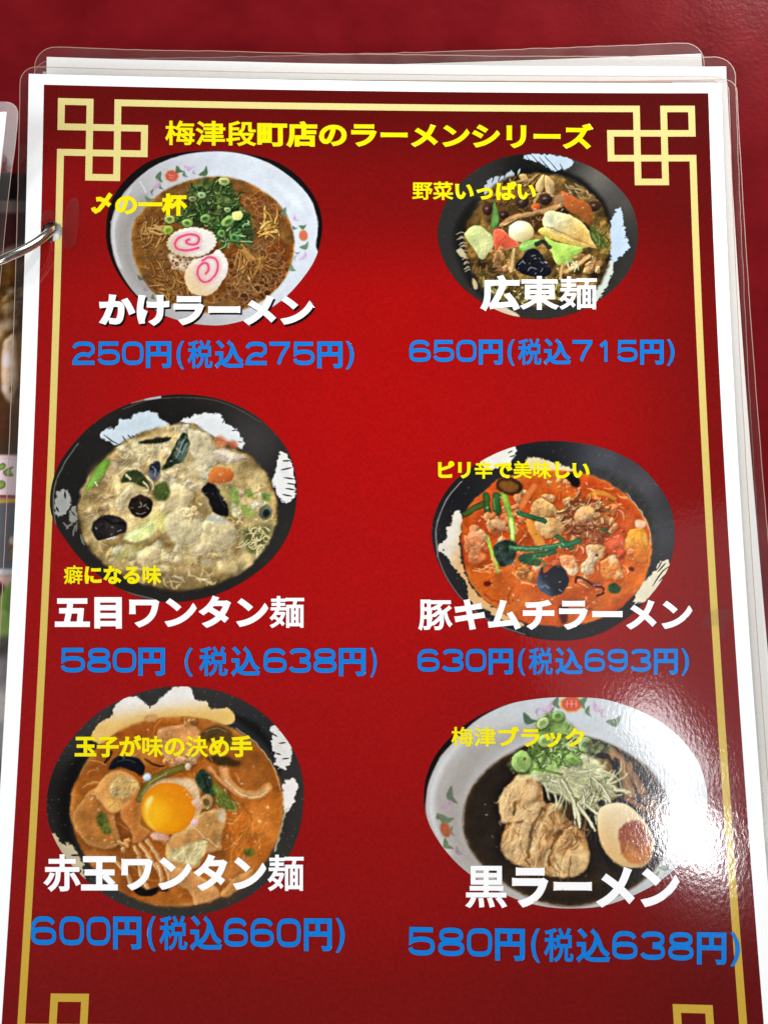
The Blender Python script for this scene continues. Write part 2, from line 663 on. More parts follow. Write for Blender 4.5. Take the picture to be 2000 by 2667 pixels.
def merge_flat(P, G):
    """union of overlapping flat polygons as clean triangles"""
    tri = []
    for f in G:
        tri += [(f[0], f[i], f[i + 1]) for i in range(1, len(f) - 1)]
    edges = sorted({tuple(sorted((f[i], f[(i + 1) % len(f)]))) for f in G for i in range(len(f))} - {(i, i) for i in range(len(P))})
    r = delaunay_2d_cdt(P, edges, [], 0, 1e-6)
    vo = np.array([tuple(p) for p in r[0]])
    to = np.array([list(f) for f in r[2]])
    Q = np.array([tuple(p) for p in P])[np.array(tri)]
    ca = (Q[:, 1, 0] - Q[:, 0, 0]) * (Q[:, 2, 1] - Q[:, 0, 1]) - (Q[:, 1, 1] - Q[:, 0, 1]) * (Q[:, 2, 0] - Q[:, 0, 0])
    Q = Q[abs(ca) > 1e-10]
    Q[ca[abs(ca) > 1e-10] < 0] = Q[ca[abs(ca) > 1e-10] < 0][:, ::-1]
    cen = vo[to].mean(1)
    ok = np.ones((len(cen), len(Q)), bool)
    for i in range(3):
        A, B = Q[:, i], Q[:, (i + 1) % 3]
        ok &= ((B[:, 0] - A[:, 0])[None] * (cen[:, 1:2] - A[:, 1][None]) - (B[:, 1] - A[:, 1])[None] * (cen[:, 0:1] - A[:, 0][None])) >= -1e-9
    fo = [list(map(int, f)) for f in to[ok.any(1)]]
    return vo, fo


def glyph(ch, fat):
    """outline of one character, thickened by fat (in ems) and merged into clean faces"""
    key = (ch, fat)
    if key in _gl:
        return _gl[key]
    FC.body = ch
    m = FO.to_mesh()
    v = np.array([tuple(p.co)[:2] for p in m.vertices], float).reshape(-1, 2)
    faces = [list(p.vertices) for p in m.polygons]
    FO.to_mesh_clear()
    # weld
    seen, mp, V = {}, [], []
    for p in v:
        k = (round(p[0], 5), round(p[1], 5))
        if k not in seen:
            seen[k] = len(V)
            V.append(tuple(p))
        mp.append(seen[k])
    F = []
    for f in faces:
        f = [mp[i] for i in f]
        if len(set(f)) < 3:
            continue
        ar = sum(V[f[i]][0] * V[f[(i + 1) % len(f)]][1] - V[f[(i + 1) % len(f)]][0] * V[f[i]][1] for i in range(len(f)))
        F.append(f if ar > 0 else f[::-1])
    he = {(f[i], f[(i + 1) % len(f)]) for f in F for i in range(len(f))}
    rim = [e for e in he if (e[1], e[0]) not in he]
    P = [Vector(p) for p in V]
    G = [list(f) for f in F]
    nxt, nrm = {}, {}
    for a, b in sorted(rim):
        d = Vector(V[b]) - Vector(V[a])
        if d.length < 1e-7:
            continue
        d.normalize()
        nrm[(a, b)] = Vector((d.y, -d.x))
        nxt.setdefault(a, []).append((a, b))
    for (a, b), n in nrm.items():
        i = len(P)
        P += [Vector(V[a]) + n * fat, Vector(V[b]) + n * fat]
        G.append([a, i, i + 1, b])
        for e in nxt.get(b, []):
            n2 = nrm[e]
            if n.x * n2.y - n.y * n2.x > 1e-4:
                k = n + n2
                k = k / max(k.length, 1e-6)
                c = max(k.dot(n), 0.6)
                j = len(P)
                P += [Vector(V[b]) + k * (fat / c), Vector(V[b]) + n2 * fat]
                G.append([b, i + 1, j, j + 1])
    vo, fo = merge_flat(P, G)
    _gl[key] = (vo, fo)
    return _gl[key]


def ribbon(pts, wd, closed=False):
    P = np.array(pts, float)
    n = len(P)
    if closed:
        t = np.roll(P, -1, 0) - P
    else:
        t = np.diff(P, axis=0)
        t = np.vstack([t, t[-1:]])
    t /= np.maximum(np.linalg.norm(t, axis=1), 1e-9)[:, None]
    tp = np.roll(t, 1, 0)
    if not closed:
        tp[0] = t[0]
    m = t + tp
    m /= np.maximum(np.linalg.norm(m, axis=1), 1e-9)[:, None]
    N = np.stack([-m[:, 1], m[:, 0]], -1)
    cs = np.maximum(np.sum(m * t, 1), 0.6)[:, None]
    Lp, Rp = P + N * wd / 2 / cs, P - N * wd / 2 / cs
    V = np.concatenate([Lp, Rp])
    k = n if closed else n - 1
    F = [[i, n + i, n + (i + 1) % n, (i + 1) % n] for i in range(k)]
    return V, F


def arc(cx, cy, rx_, ry_, a0, a1, n=10, p=2.6):
    out = []
    for i in range(n + 1):
        a = math.radians(a0 + (a1 - a0) * i / n)
        c, s = math.cos(a), math.sin(a)
        out.append((cx + rx_ * math.copysign(abs(c) ** (2 / p), c), cy + ry_ * math.copysign(abs(s) ** (2 / p), s)))
    return out


# wide heavy numerals, drawn in a box 1.18 wide and 1 high
WD = 0.182
_h = WD / 2
NUM_W = 1.18
CXN = NUM_W / 2
RX = CXN - _h


_nm = {}


def numeral(ch):
    if ch in _nm:
        return _nm[ch]
    S = []
    if ch == '0':
        S.append((arc(CXN, .5, RX, .5 - _h * .9, 0, 348, 40, 3.2), True))
    elif ch == '1':
        S.append(([(CXN - .26, .74), (CXN + .02, .93), (CXN + .06, .90), (CXN + .06, 0)], False))
    elif ch == '2':
        S.append((arc(CXN, .66, RX, .34 - _h * .9, 172, 0, 14, 2.8) + [(NUM_W - _h - .02, .56)] +
                  arc(CXN + .02, .5 - .5 * .8, RX * .98, .36, 60, 150, 6, 2.0) + [(_h, .12), (_h, _h * .9), (NUM_W - .02, _h * .9)], False))
    elif ch == '3':
        S.append((arc(CXN, .725, RX - .03, .275 - _h * .9, 170, -90, 18, 2.8), False))
        S.append((arc(CXN, .28, RX, .28 - _h * .9, 90, -172, 18, 2.8), False))
    elif ch == '5':
        S.append(([(NUM_W - .08, 1 - _h * .9), (_h + .06, 1 - _h * .9), (_h + .03, .47), (_h + .16, .55)] +
                  arc(CXN, .33, RX, .33 - _h * .9, 92, -172, 20, 2.7), False))
    elif ch == '6':
        S.append((arc(CXN, .31, RX, .31 - _h * .9, 0, 350, 36, 2.8), True))
        S.append((arc(CXN, .5, RX, .5 - _h * .9, 28, 205, 22, 2.8), False))
    elif ch == '9':
        S.append((arc(CXN, .69, RX, .31 - _h * .9, 0, 350, 36, 2.8), True))
        S.append((arc(CXN, .5, RX, .5 - _h * .9, 205, 385, 22, 2.8), False))
    elif ch == '7':
        S.append(([(0.03, 1 - _h * .9), (NUM_W - _h - .02, 1 - _h * .9), (NUM_W - _h - .04, .84), (CXN + .12, .40), (CXN - .06, 0)], False))
    elif ch == '8':
        S.append((arc(CXN, .735, RX - .05, .265 - _h * .9, 0, 350, 32, 2.7), True))
        S.append((arc(CXN, .275, RX, .275 - _h * .9, 0, 350, 32, 2.7), True))
    P, G = [], []
    for pts, cl in S:
        v, f = ribbon(pts, WD, cl)
        i0 = len(P)
        P += [Vector(q) for q in v]
        G += [[i0 + k for k in q] for q in f]
    vo, fo = merge_flat(P, G)
    _nm[ch] = (np.hstack([vo, np.zeros((len(vo), 1))]), fo)
    return _nm[ch]


def lay_letters(name, verts, faces, up, mat, parent=menu):
    """verts in photo measurements (x, y, layer)"""
    v = np.asarray(verts)
    s, t = measure(v[:, 0], v[:, 1])
    P = page_xyz(s, t, up)
    P[:, 2] += v[:, 2] * 0.012
    # keep every face looking up
    F = []
    for f in faces:
        a, b, c = P[f[0]], P[f[1]], P[f[2]]
        k = (b[0] - a[0]) * (c[1] - a[1]) - (b[1] - a[1]) * (c[0] - a[0])
        F.append(f if k >= 0 else f[::-1])
    return fast_mesh(name, P, F, mat, parent, None, False)


def text_line(name, chars, box, fat, mat, up=0.20, slope=0.0, shadow=None, boxes=None, fats={}, squash={}):
    """box = ink bounds x0, y0(top), x1, y1(bottom); slope = fall of the line to the right"""
    V, F, n, x = [], [], 0, 0.0
    x0, y0, x1, y1 = box
    for i, ch in enumerate(chars):
        v, f = glyph(ch, fats.get(ch, fat))
        sq = squash.get(ch, 1.0)
        v = v.copy()
        if sq != 1.0:
            c = 0.5
            v = (v - np.array((c, .38))) * sq + np.array((c, .38))
        V.append(np.hstack([v + np.array((x, 0)), np.zeros((len(v), 1))]))
        F += [[n + k for k in q] for q in f]
        n += len(v)
        x += 1.0
    V = np.concatenate(V)
    lo, hi = V.min(0), V.max(0)
    X = x0 + (V[:, 0] - lo[0]) / (hi[0] - lo[0]) * (x1 - x0)
    Y = y1 - (V[:, 1] - lo[1]) / (hi[1] - lo[1]) * (y1 - y0) + slope * (X - x0)
    W_ = np.stack([X, Y, V[:, 2]], -1)
    o = lay_letters(name, W_, F, up, mat)
    if shadow:
        W2 = W_ + np.array((shadow[0], shadow[1], 0))
        lay_letters('lettering_shadow', W2, F, up - 0.03, M_BLACKINK, o)
    return o


PR = [(0, .080), (.0905, .1687), (.177, .2527), (.2617, .3514), (.370, .397), (.409, .498), (.506, .609),
      (.615, .691), (.70, .774), (.784, .86), (.87, .959), (.971, 1.0)]
PR3 = [(0, .077), (.0845, .158), (.165, .239), (.2458, .330), (.3925, .418), (.438, .528), (.539, .631),
       (.642, .715), (.7227, .792), (.80, .873), (.8804, .965), (.9795, 1.0)]


def price_line(chars, x0, x1, yt, yb, slope, mat, tab=PR, one=None):
    V, F, n = [], [], 0
    h = yb - yt
    L_ = x1 - x0
    for ch, (fa, fb) in zip(chars, tab):
        xa, xb = x0 + fa * L_, x0 + fb * L_
        if ch in '0123456789':
            v, f = numeral(ch)
            if ch == '1':
                w_ = xb - xa
                X = xa + v[:, 0] / NUM_W * w_
            else:
                lo, hi = v[:, 0].min(), v[:, 0].max()
                X = xa + (v[:, 0] - lo) / (hi - lo) * (xb - xa)
            lo, hi = v[:, 1].min(), v[:, 1].max()
            Y = yb - (v[:, 1] - lo) / (hi - lo) * h
            lay = v[:, 2]
        else:
            v, f = glyph(ch, {'税': .020, '込': .030, '円': .036}.get(ch, .022))
            lo, hi = v.min(0), v.max(0)
            X = xa + (v[:, 0] - lo[0]) / (hi[0] - lo[0]) * (xb - xa)
            top, bot = yt - .07 * h, yb + .15 * h
            if ch in '()（':
                top, bot = yt - .03 * h, yb + .18 * h
            if ch == '円':
                top, bot = yt - .01 * h, yb + .13 * h
            Y = bot - (v[:, 1] - lo[1]) / (hi[1] - lo[1]) * (bot - top)
            lay = np.zeros(len(v))
        V.append(np.stack([X, Y + slope * (X - x0), lay], -1))
        F += [[n + k for k in q] for q in f]
        n += len(v)
    return lay_letters('price_lettering', np.concatenate(V), F, 0.20, mat)


M_YELLOW = print_mat('yellow_lettering_ink', ink(252, 238, 10), 0.03)
M_NAME = print_mat('white_lettering_ink', (0.79, 0.79, 0.80), 0.02)
M_BLACKINK = print_mat('black_ink', ink(14, 8, 8), 0.02)
M_BLUE = print_mat('blue_lettering_ink', ink(14, 127, 221), 0.05)

dense = {'梅': .020, '津': .024, '段': .024, '麺': .016, '癖': .014, '菜': .022, '野': .020, '東': .026, '豚': .022, '黒': .022, '税': .02,
         '辛': .028, '美': .022, '味': .026, '赤': .028, '決': .028}
text_line('title_lettering', '梅津段町店のラーメンシリーズ', (431, 312, 1544, 382), .044, M_YELLOW, slope=.0095, fats=dense)
_o = text_line('caption_lettering', 'の一杯', (301, 504, 489, 562), .05, M_YELLOW, slope=.004)
_P, _G = [], []
for _r in ([(290, 505), (279, 521), (268, 536), (259, 547), (251, 551), (246, 547), (244, 541)], [(252, 520), (262, 519), (271, 523), (288, 536)]):
    _v, _f = ribbon(_r, 11.5)
    _i = len(_P)
    _P += [Vector(q) for q in _v]
    _G += [[_i + k for k in q] for q in _f]
_v, _f = merge_flat(_P, _G)
lay_letters('closing_mark', np.hstack([_v, np.zeros((len(_v), 1))]), _f, 0.20, M_YELLOW, _o)
text_line('caption_lettering', '野菜いっぱい', (1073.5, 472, 1395, 521), .046, M_YELLOW, slope=.006, fats=dense)
text_line('caption_lettering', '癖になる味', (167.5, 1472, 422, 1522), .044, M_YELLOW, fats={'癖': .016, '味': .032})
text_line('caption_lettering', 'ピリ辛で美味しい', (1140, 1200, 1534.7, 1247), .046, M_YELLOW, fats=dense)
text_line('caption_lettering', '玉子が味の決め手', (196, 1914, 658, 1972), .042, M_YELLOW, fats=dense)
text_line('caption_lettering', '梅津ブラック', (1174.8, 1890, 1523, 1945), .044, M_YELLOW, slope=.008, fats=dense)
text_line('dish_name_lettering', 'かけラーメン', (259, 767, 817, 849), .052, M_NAME, shadow=(4.5, 5.0), slope=.002)
text_line('dish_name_lettering', '広東麺', (1250, 717, 1553, 811), .044, M_NAME, fats=dense)
text_line('dish_name_lettering', '五目ワンタン麺', (144.7, 1551, 792.6, 1637), .044, M_NAME, fats=dense)
text_line('dish_name_lettering', '豚キムチラーメン', (1089, 1560, 1801.7, 1642), .044, M_NAME, fats=dense)
text_line('dish_name_lettering', '赤玉ワンタン麺', (114.5, 2224, 791.4, 2322), .044, M_NAME, fats=dense)
text_line('dish_name_lettering', '黒ラーメン', (1211, 2254, 1768.5, 2364), .046, M_NAME, slope=.005, fats=dense)
price_line('250円(税込275円)', 190, 922, 890, 951, .001, M_BLUE)
price_line('650円(税込715円)', 1066, 1755, 886, 943, 0, M_BLUE)
price_line('580円（税込638円)', 160, 981, 1687, 1751, .002, M_BLUE, PR3)
price_line('630円(税込693円)', 1087.4, 1792.6, 1690, 1749, 0, M_BLUE)
price_line('600円(税込660円)', 83, 898, 2385, 2460, .009, M_BLUE)
price_line('580円(税込638円)', 1063, 1925, 2413, 2487, .019, M_BLUE)
bpy.data.objects.remove(FO)
bpy.data.curves.remove(FC)
# ------------------------------------------------------------------ the six printed bowl pictures
RNG = np.random.RandomState(11)
_LAT = RNG.rand(8, 256, 256)


def nz(x, y, scale, seed=0, octs=3, gain=0.5):
    """smooth lattice noise in 0..1"""
    tot, amp, su = np.zeros_like(x), 1.0, 0.0
    for o in range(octs):
        L_ = _LAT[(seed + o) % 8]
        a = x / scale * 2**o + seed * 17.3 + o * 5.1
        b = y / scale * 2**o + seed * 9.7 + o * 3.3
        i, j = np.floor(a).astype(int), np.floor(b).astype(int)
        fx, fy = a - i, b - j
        fx = fx * fx * (3 - 2 * fx)
        fy = fy * fy * (3 - 2 * fy)
        i, j, i1, j1 = i & 255, j & 255, (i + 1) & 255, (j + 1) & 255
        tot += amp * ((L_[i, j] * (1 - fx) + L_[i1, j] * fx) * (1 - fy) + (L_[i, j1] * (1 - fx) + L_[i1, j1] * fx) * fy)
        su += amp
        amp *= gain
    return tot / su


def spline(pts, closed=True, n=6):
    P = np.array(pts, float)
    if len(P) < 3:
        return P
    if closed:
        A, B, C, D = np.roll(P, 1, 0), P, np.roll(P, -1, 0), np.roll(P, -2, 0)
    else:
        Q = np.vstack([2 * P[0] - P[1], P, 2 * P[-1] - P[-2]])
        A, B, C, D = Q[:-3], Q[1:-2], Q[2:-1], Q[3:]
    out = []
    for k in range(n):
        t = k / n
        out.append(0.5 * (2 * B + (C - A) * t + (2 * A - 5 * B + 4 * C - D) * t * t + (3 * B - A - 3 * C + D) * t**3))
    R = np.stack(out, 1).reshape(-1, 2)
    return R if closed else np.vstack([R, P[-1:]])


def smooth01(a):
    a = np.clip(a, 0, 1)
    return a * a * (3 - 2 * a)


class Picture:
    def __init__(self, x0, y0, s, outline, n=(370, 310)):
        self.o = (x0, y0, s)
        O = spline(outline, True, 8)
        c = (O.min(0) + O.max(0)) / 2
        h = (O.max(0) - O.min(0)) / 2
        q = (O - c) / h
        th = np.arctan2(q[:, 1], q[:, 0])
        r = np.hypot(q[:, 0], q[:, 1])
        k = np.argsort(th)
        u, v = np.meshgrid(np.linspace(-1, 1, n[0]), np.linspace(-1, 1, n[1]))
        X = u * np.sqrt(1 - v * v / 2)
        Y = v * np.sqrt(1 - u * u / 2)
        rr = np.hypot(X, Y)
        R = np.interp(np.arctan2(Y, X), th[k], r[k], period=2 * np.pi)
        self.x = (c[0] + X * R * h[0]).ravel()
        self.y = (c[1] + Y * R * h[1]).ravel()
        self.rho = rr.ravel()
        self.n = n
        self.c = np.zeros((self.x.size, 3))
        self.id = np.zeros(self.x.size, int)
        self.names = ['ramen_picture']
        self.clip = None
        self.use_clip = False

    def sel(self, P, m):
        lo, hi = P.min(0) - m, P.max(0) + m
        return np.nonzero((self.x > lo[0]) & (self.x < hi[0]) & (self.y > lo[1]) & (self.y < hi[1]))[0]

    def mark(self, name):
        if name not in self.names:
            self.names.append(name)
        return self.names.index(name)

    def dist(self, P, I, closed, wob=0, ws=30, seed=0):
        x, y = self.x[I], self.y[I]
        if wob:
            x = x + (nz(x, y, ws, seed, 2) - 0.5) * 2 * wob
            y = y + (nz(x, y, ws, seed + 3, 2) - 0.5) * 2 * wob
        A = P if closed else P[:-1]
        B = np.roll(P, -1, 0) if closed else P[1:]
        best = np.full(len(I), 1e18)
        nx, ny = np.zeros(len(I)), np.zeros(len(I))
        par = np.zeros(len(I))
        ins = np.zeros(len(I), bool)
        L_ = 0.0
        T = max(np.sum(np.hypot(*(B - A).T)), 1e-6)
        for a, b in zip(A, B):
            d = b - a
            l2 = d @ d + 1e-12
            t = np.clip(((x - a[0]) * d[0] + (y - a[1]) * d[1]) / l2, 0, 1)
            ex, ey = a[0] + t * d[0] - x, a[1] + t * d[1] - y
            q = ex * ex + ey * ey
            m = q < best
            best[m] = q[m]
            nx[m], ny[m] = ex[m], ey[m]
            par[m] = (L_ + t[m] * math.sqrt(l2)) / T
            L_ += math.sqrt(l2)
            if closed:
                ins ^= ((a[1] > y) != (b[1] > y)) & (x < d[0] * (y - a[1]) / (d[1] if abs(d[1]) > 1e-12 else 1e-12) + a[0])
        best = np.sqrt(best)
        dr = np.stack([nx, ny], -1) / np.maximum(best, 1e-6)[:, None]
        return (np.where(ins, best, -best) if closed else best), dr, par, x, y

    def put(self, I, col, al, name=None, mark_at=0.5):
        if self.use_clip and self.clip is not None:
            al = al * self.clip[I]
        self.c[I] = self.c[I] * (1 - al[:, None]) + np.clip(col, 0, 255) * al[:, None]
        if name is not None:
            self.id[I[al > mark_at]] = self.mark(name)

    def tex(self, I, col, amp, scale, seed, tint=None):
        """soft mottling and relief of the photographed food"""
        x, y = self.x[I], self.y[I]
        e = scale * 0.10
        rel = nz(x - e, y - e, scale, seed, 4, .6) - nz(x + e, y + e, scale, seed, 4, .6)
        mot = nz(x, y, scale * 1.7, seed + 2, 3) - 0.5
        f = 1 + amp * (1.5 * rel + 0.9 * mot)
        rel = 0.7 * rel
        out = col * np.clip(f, 0.35, 1.7)[:, None]
        if tint is not None:
            k = smooth01((nz(x, y, scale * 2.2, seed + 4, 3) - 0.42) * 5)[:, None]
            out = out * (1 - k) + np.array(tint, float) * np.clip(f, .4, 1.6)[:, None] * k
        return out

    def blob(self, pts, col, soft=4, name=None, al=1.0, rel=0, rs=40, seed=0, tint=None, edge=None, ew=14,
             grad=None, wob=0, ws=30, dome=0, dw=30, sharp=False):
        P = np.array(pts, float) if sharp else spline(pts, True, 5)
        I = self.sel(P, soft + wob * 1.5 + 4)
        if not len(I):
            return
        d, dr, _, x, y = self.dist(P, I, True, wob, ws, seed)
        c = np.tile(np.array(col, float), (len(I), 1))
        if grad is not None:
            (ax, ay), (bx, by), c2 = grad
            t = ((x - ax) * (bx - ax) + (y - ay) * (by - ay)) / ((bx - ax)**2 + (by - ay)**2)
            t = smooth01(t)[:, None]
            c = c * (1 - t) + np.array(c2, float) * t
        if edge is not None:
            k = np.exp(-np.maximum(d, 0) / ew)[:, None]
            c = c * (1 - k) + np.array(edge, float) * k
        if rel:
            c = self.tex(I, c, rel, rs, seed, tint)
        if dome:
            sh = (dr[:, 0] * -0.6 + dr[:, 1] * -0.8) * np.exp(-np.maximum(d, 0) / dw)
            c = c * (1 + dome * sh)[:, None]
        if name == 'soup' and self.clip is None:
            self.clip = np.zeros(self.x.size)
            self.clip[I] = smooth01((d - 2) / 12)
        soft = soft * 1.35
        held = self.use_clip
        self.use_clip = held or soft > 52
        self.put(I, c, al * smooth01((d + soft) / (2 * soft)), name)
        self.use_clip = held

    def ell(self, cx, cy, rx, ry, col, ang=0, scal=0, nsc=24, **kw):
        a = np.linspace(0, 2 * np.pi, 48 if not scal else nsc * 6, endpoint=False)
        r = 1 + scal * np.abs(np.sin(a * nsc / 2)) if scal else 1
        ca, sa = math.cos(math.radians(ang)), math.sin(math.radians(ang))
        X, Y = rx * r * np.cos(a), ry * r * np.sin(a)
        kw['sharp'] = True
        self.blob(np.stack([cx + X * ca - Y * sa, cy + X * sa + Y * ca], -1), col, **kw)

    def line(self, pts, wd, col, soft=3, al=1.0, name=None, edge=None, taper=0, smooth=True, wob=0, ws=30, seed=0):
        P = spline(pts, False, 5) if smooth and len(pts) > 2 else np.array(pts, float)
        I = self.sel(P, wd + soft + wob + 3)
        if not len(I):
            return
        d, dr, t, _, _ = self.dist(P, I, False, wob, ws, seed)
        h = wd / 2 * (1 - taper * np.abs(2 * t - 1)**2)
        c = np.tile(np.array(col, float), (len(I), 1))
        k = np.clip(d / np.maximum(h, 1e-3), 0, 1)
        if edge is not None:
            kk = (k**2)[:, None]
            c = c * (1 - kk) + np.array(edge, float) * kk
        else:
            c = c * (1.06 - 0.2 * k**2)[:, None]
        self.put(I, c, al * smooth01((h + soft / 2 - d) / soft), name)

    def strands(self, cx, cy, rx, ry, n, ln, wd, cols, ang=None, curl=0.6, al=0.9, name=None, seed=0, soft=3, dark=None):
        self.use_clip = True
        r = random.Random(seed)
        for _ in range(n):
            a, q = r.uniform(0, 6.283), math.sqrt(r.random())
            x, y = cx + rx * q * math.cos(a), cy + ry * q * math.sin(a)
            th = r.uniform(0, 6.283) if ang is None else math.radians(ang[0] + r.uniform(-ang[1], ang[1]))
            l_ = r.uniform(*ln)
            k = r.uniform(-curl, curl)
            pts = [(x, y)]
            for i in range(4):
                x += math.cos(th) * l_ / 4
                y += math.sin(th) * l_ / 4
                th += k
                pts.append((x, y))
            w_ = r.uniform(*wd)
            if dark is not None:
                self.line([(p[0] + 4, p[1] + 5) for p in pts], w_ * 1.3, dark, soft * 2, al * .6, name)
            self.line(pts, w_, cols[r.randrange(len(cols))], soft, al, name, taper=.5)
        self.use_clip = False

    def dots(self, cx, cy, rx, ry, n, rad, cols, al=.8, name=None, seed=0, rim=None, asp=.85, soft=3):
        self.use_clip = True
        r = random.Random(seed)
        for _ in range(n):
            a, q = r.uniform(0, 6.283), math.sqrt(r.random())
            x, y = cx + rx * q * math.cos(a), cy + ry * q * math.sin(a)
            R = r.uniform(*rad) if r.random() < .5 else rad[0]
            if rim is not None:
                self.ell(x, y, R * 1.35, R * 1.35 * asp, rim, soft=soft * 1.6, al=al * .8, name=name)
            self.ell(x, y, R, R * asp, cols[r.randrange(len(cols))], soft=soft, al=al, name=name)
        self.use_clip = False

    def chunks(self, cx, cy, rx, ry, n, rad, cols, name=None, seed=0, rel=.5, dome=.35, al=.95, edge=None, soft=5):
        self.use_clip = True
        r = random.Random(seed)
        for i in range(n):
            a, q = r.uniform(0, 6.283), math.sqrt(r.random())
            x, y = cx + rx * q * math.cos(a), cy + ry * q * math.sin(a)
            R = r.uniform(*rad)
            m = r.randint(5, 8)
            st = r.uniform(.55, 1.0)
            ro = r.uniform(0, 3.14)
            P = []
            for k in range(m):
                b = 6.283 * k / m
                e = R * r.uniform(.65, 1.25)
                u, v = e * math.cos(b), e * math.sin(b) * st
                P.append((x + u * math.cos(ro) - v * math.sin(ro), y + u * math.sin(ro) + v * math.cos(ro)))
            self.blob([(p[0] + R * .12, p[1] + R * .18) for p in P], (45, 22, 8), soft=R * .3, al=.35, name=name)
            self.blob(P, cols[r.randrange(len(cols))], soft=soft, name=name, rel=rel, rs=R * .8, seed=i % 7, dome=dome, dw=R * .5, al=al, edge=edge)
        self.use_clip = False

    def bowl(self, base, rel=0.05, rs=160, sheen=()):
        I = np.arange(self.x.size)
        c = np.tile(np.array(base, float), (len(I), 1))
        for (cx, cy, r, col, k) in sheen:
            t = (k * np.exp(-((self.x - cx)**2 + (self.y - cy)**2) / r**2))[:, None]
            c = c * (1 - t) + np.array(col, float) * t
        self.c[:] = self.tex(I, c, rel, rs, 1)

    def speck(self, n, col, seed, al=.6, r=3, lo=.8):
        rr = random.Random(seed)
        J = np.nonzero(self.rho > lo)[0]
        for _ in range(n):
            k = J[rr.randrange(len(J))]
            self.ell(self.x[k], self.y[k], rr.uniform(.7, 1.4) * r, rr.uniform(.7, 1.4) * r, col, soft=2, al=al)

    def glints(self, cx, cy, rx, ry, n, seed, col=(255, 246, 228), size=(3, 8), al=.8, onto=None):
        """small wet highlights in the photographed broth"""
        r = random.Random(seed)
        for _ in range(n):
            a, q = r.uniform(0, 6.283), math.sqrt(r.random())
            x, y = cx + rx * q * math.cos(a), cy + ry * q * math.sin(a)
            R = r.uniform(*size)
            self.ell(x, y, R * r.uniform(1, 2.2), R * r.uniform(.5, .9), col, r.uniform(-60, 60), soft=4, al=al * r.uniform(.4, 1))

    def soften(self):
        """the slight blur, ragged edges and grain of a home-printed photograph"""
        nu, nv = self.n
        C = self.c.reshape(nv, nu, 3)
        jj, ii = np.meshgrid(np.arange(nu), np.arange(nv))
        X, Y = self.x.reshape(nv, nu), self.y.reshape(nv, nu)
        food = (self.id > 0).reshape(nv, nu)
        k0 = np.where(np.isin(self.id, [self.names.index(q) for q in self.names if q.split('#')[0] in SMOOTH]).reshape(nv, nu), .25, 1.0)
        dx = (nz(X, Y, 34, 2, 2, .5) - .5) * 3.2 * k0
        dy = (nz(X, Y, 34, 6, 2, .5) - .5) * 3.2 * k0
        k = (self.rho.reshape(nv, nu) < .97)
        a, b = np.clip(jj + dx * k, 0, nu - 1.001), np.clip(ii + dy * k, 0, nv - 1.001)
        j0, i0 = a.astype(int), b.astype(int)
        fa, fb = (a - j0)[..., None], (b - i0)[..., None]
        C = (C[i0, j0] * (1 - fa) + C[i0, j0 + 1] * fa) * (1 - fb) + (C[i0 + 1, j0] * (1 - fa) + C[i0 + 1, j0 + 1] * fa) * fb
        self.id = self.id.reshape(nv, nu)[np.rint(b).astype(int), np.rint(a).astype(int)].ravel()
        g1 = nz(X - 1.5, Y - 1.5, 16, 3, 3, .7) - nz(X + 1.5, Y + 1.5, 16, 3, 3, .7)
        g2 = nz(X, Y, 60, 4, 3, .55) - .5
        wgt = np.where((self.id > 0).reshape(nv, nu), 1.0, .25)
        wgt[k0 < .5] = .2
        C = C * (1 + wgt * (g1 * .30 + g2 * .30))[..., None]
        # camera-like local contrast

        def blur(A, r):
            for ax in (0, 1):
                n_ = A.shape[ax]
                pad = [(0, 0)] * 3
                pad[ax] = (r + 1, r)
                S_ = np.cumsum(np.pad(A, pad, mode='edge'), ax)
                A = (np.take(S_, range(2 * r + 1, 2 * r + 1 + n_), ax) - np.take(S_, range(0, n_), ax)) / (2 * r + 1)
            return A
        wg = np.where((self.id > 0).reshape(nv, nu), 1.0, .3)
        wg = (wg * np.where(k0 < .5, .45, 1.0))[..., None]
        B1 = blur(blur(C, 9), 9)
        B2 = blur(C, 2)
        C = C + wg * (.26 * (C - B1) + .22 * (C - B2))
        self.c = np.clip(C, 4, 255).reshape(-1, 3)

    def build(self, label):
        self.soften()
        x0, y0, s = self.o
        S, T = measure(x0 + self.x / s, y0 + self.y / s)
        P = page_xyz(S, T, 0.14)
        g_ = 1 + (RNG.rand(self.x.size, 1) - .5) * .05
        ic = lin(np.clip(self.c * g_, 0, 255) / 255.0) * INK
        nu, nv = self.n
        ii_ = np.arange(nu * nv).reshape(nv, nu)
        F = np.stack([ii_[1:, :-1], ii_[1:, 1:], ii_[:-1, 1:], ii_[:-1, :-1]], -1).reshape(-1, 4)
        fid = self.id[F].max(1)
        # round each id's area a little: majority of the four corners
        srt = np.sort(self.id[F], 1)
        fid = srt[:, 1]
        part = None
        FI = fid.reshape(nv - 1, nu - 1)
        soup = self.names.index('soup') if 'soup' in self.names else 0
        lab = np.where(True, np.arange(FI.size).reshape(FI.shape), 0)
        # connected pieces of one ingredient (label spreading over equal neighbours)
        while True:
            old = lab.copy()
            for ax in (0, 1):
                for sgn in (1, -1):
                    n_ = np.roll(lab, sgn, ax)
                    same = np.roll(FI, sgn, ax) == FI
                    if ax == 0:
                        same[0 if sgn == 1 else -1] = False
                    else:
                        same[:, 0 if sgn == 1 else -1] = False
                    lab = np.where(same, np.minimum(lab, n_), lab)
            lab = lab.ravel()[lab]          # pointer jump
            if (lab == old).all():
                break
        u, inv, cnt = np.unique(lab.ravel(), return_inverse=True, return_counts=True)
        size = cnt[inv]
        pieces = {}
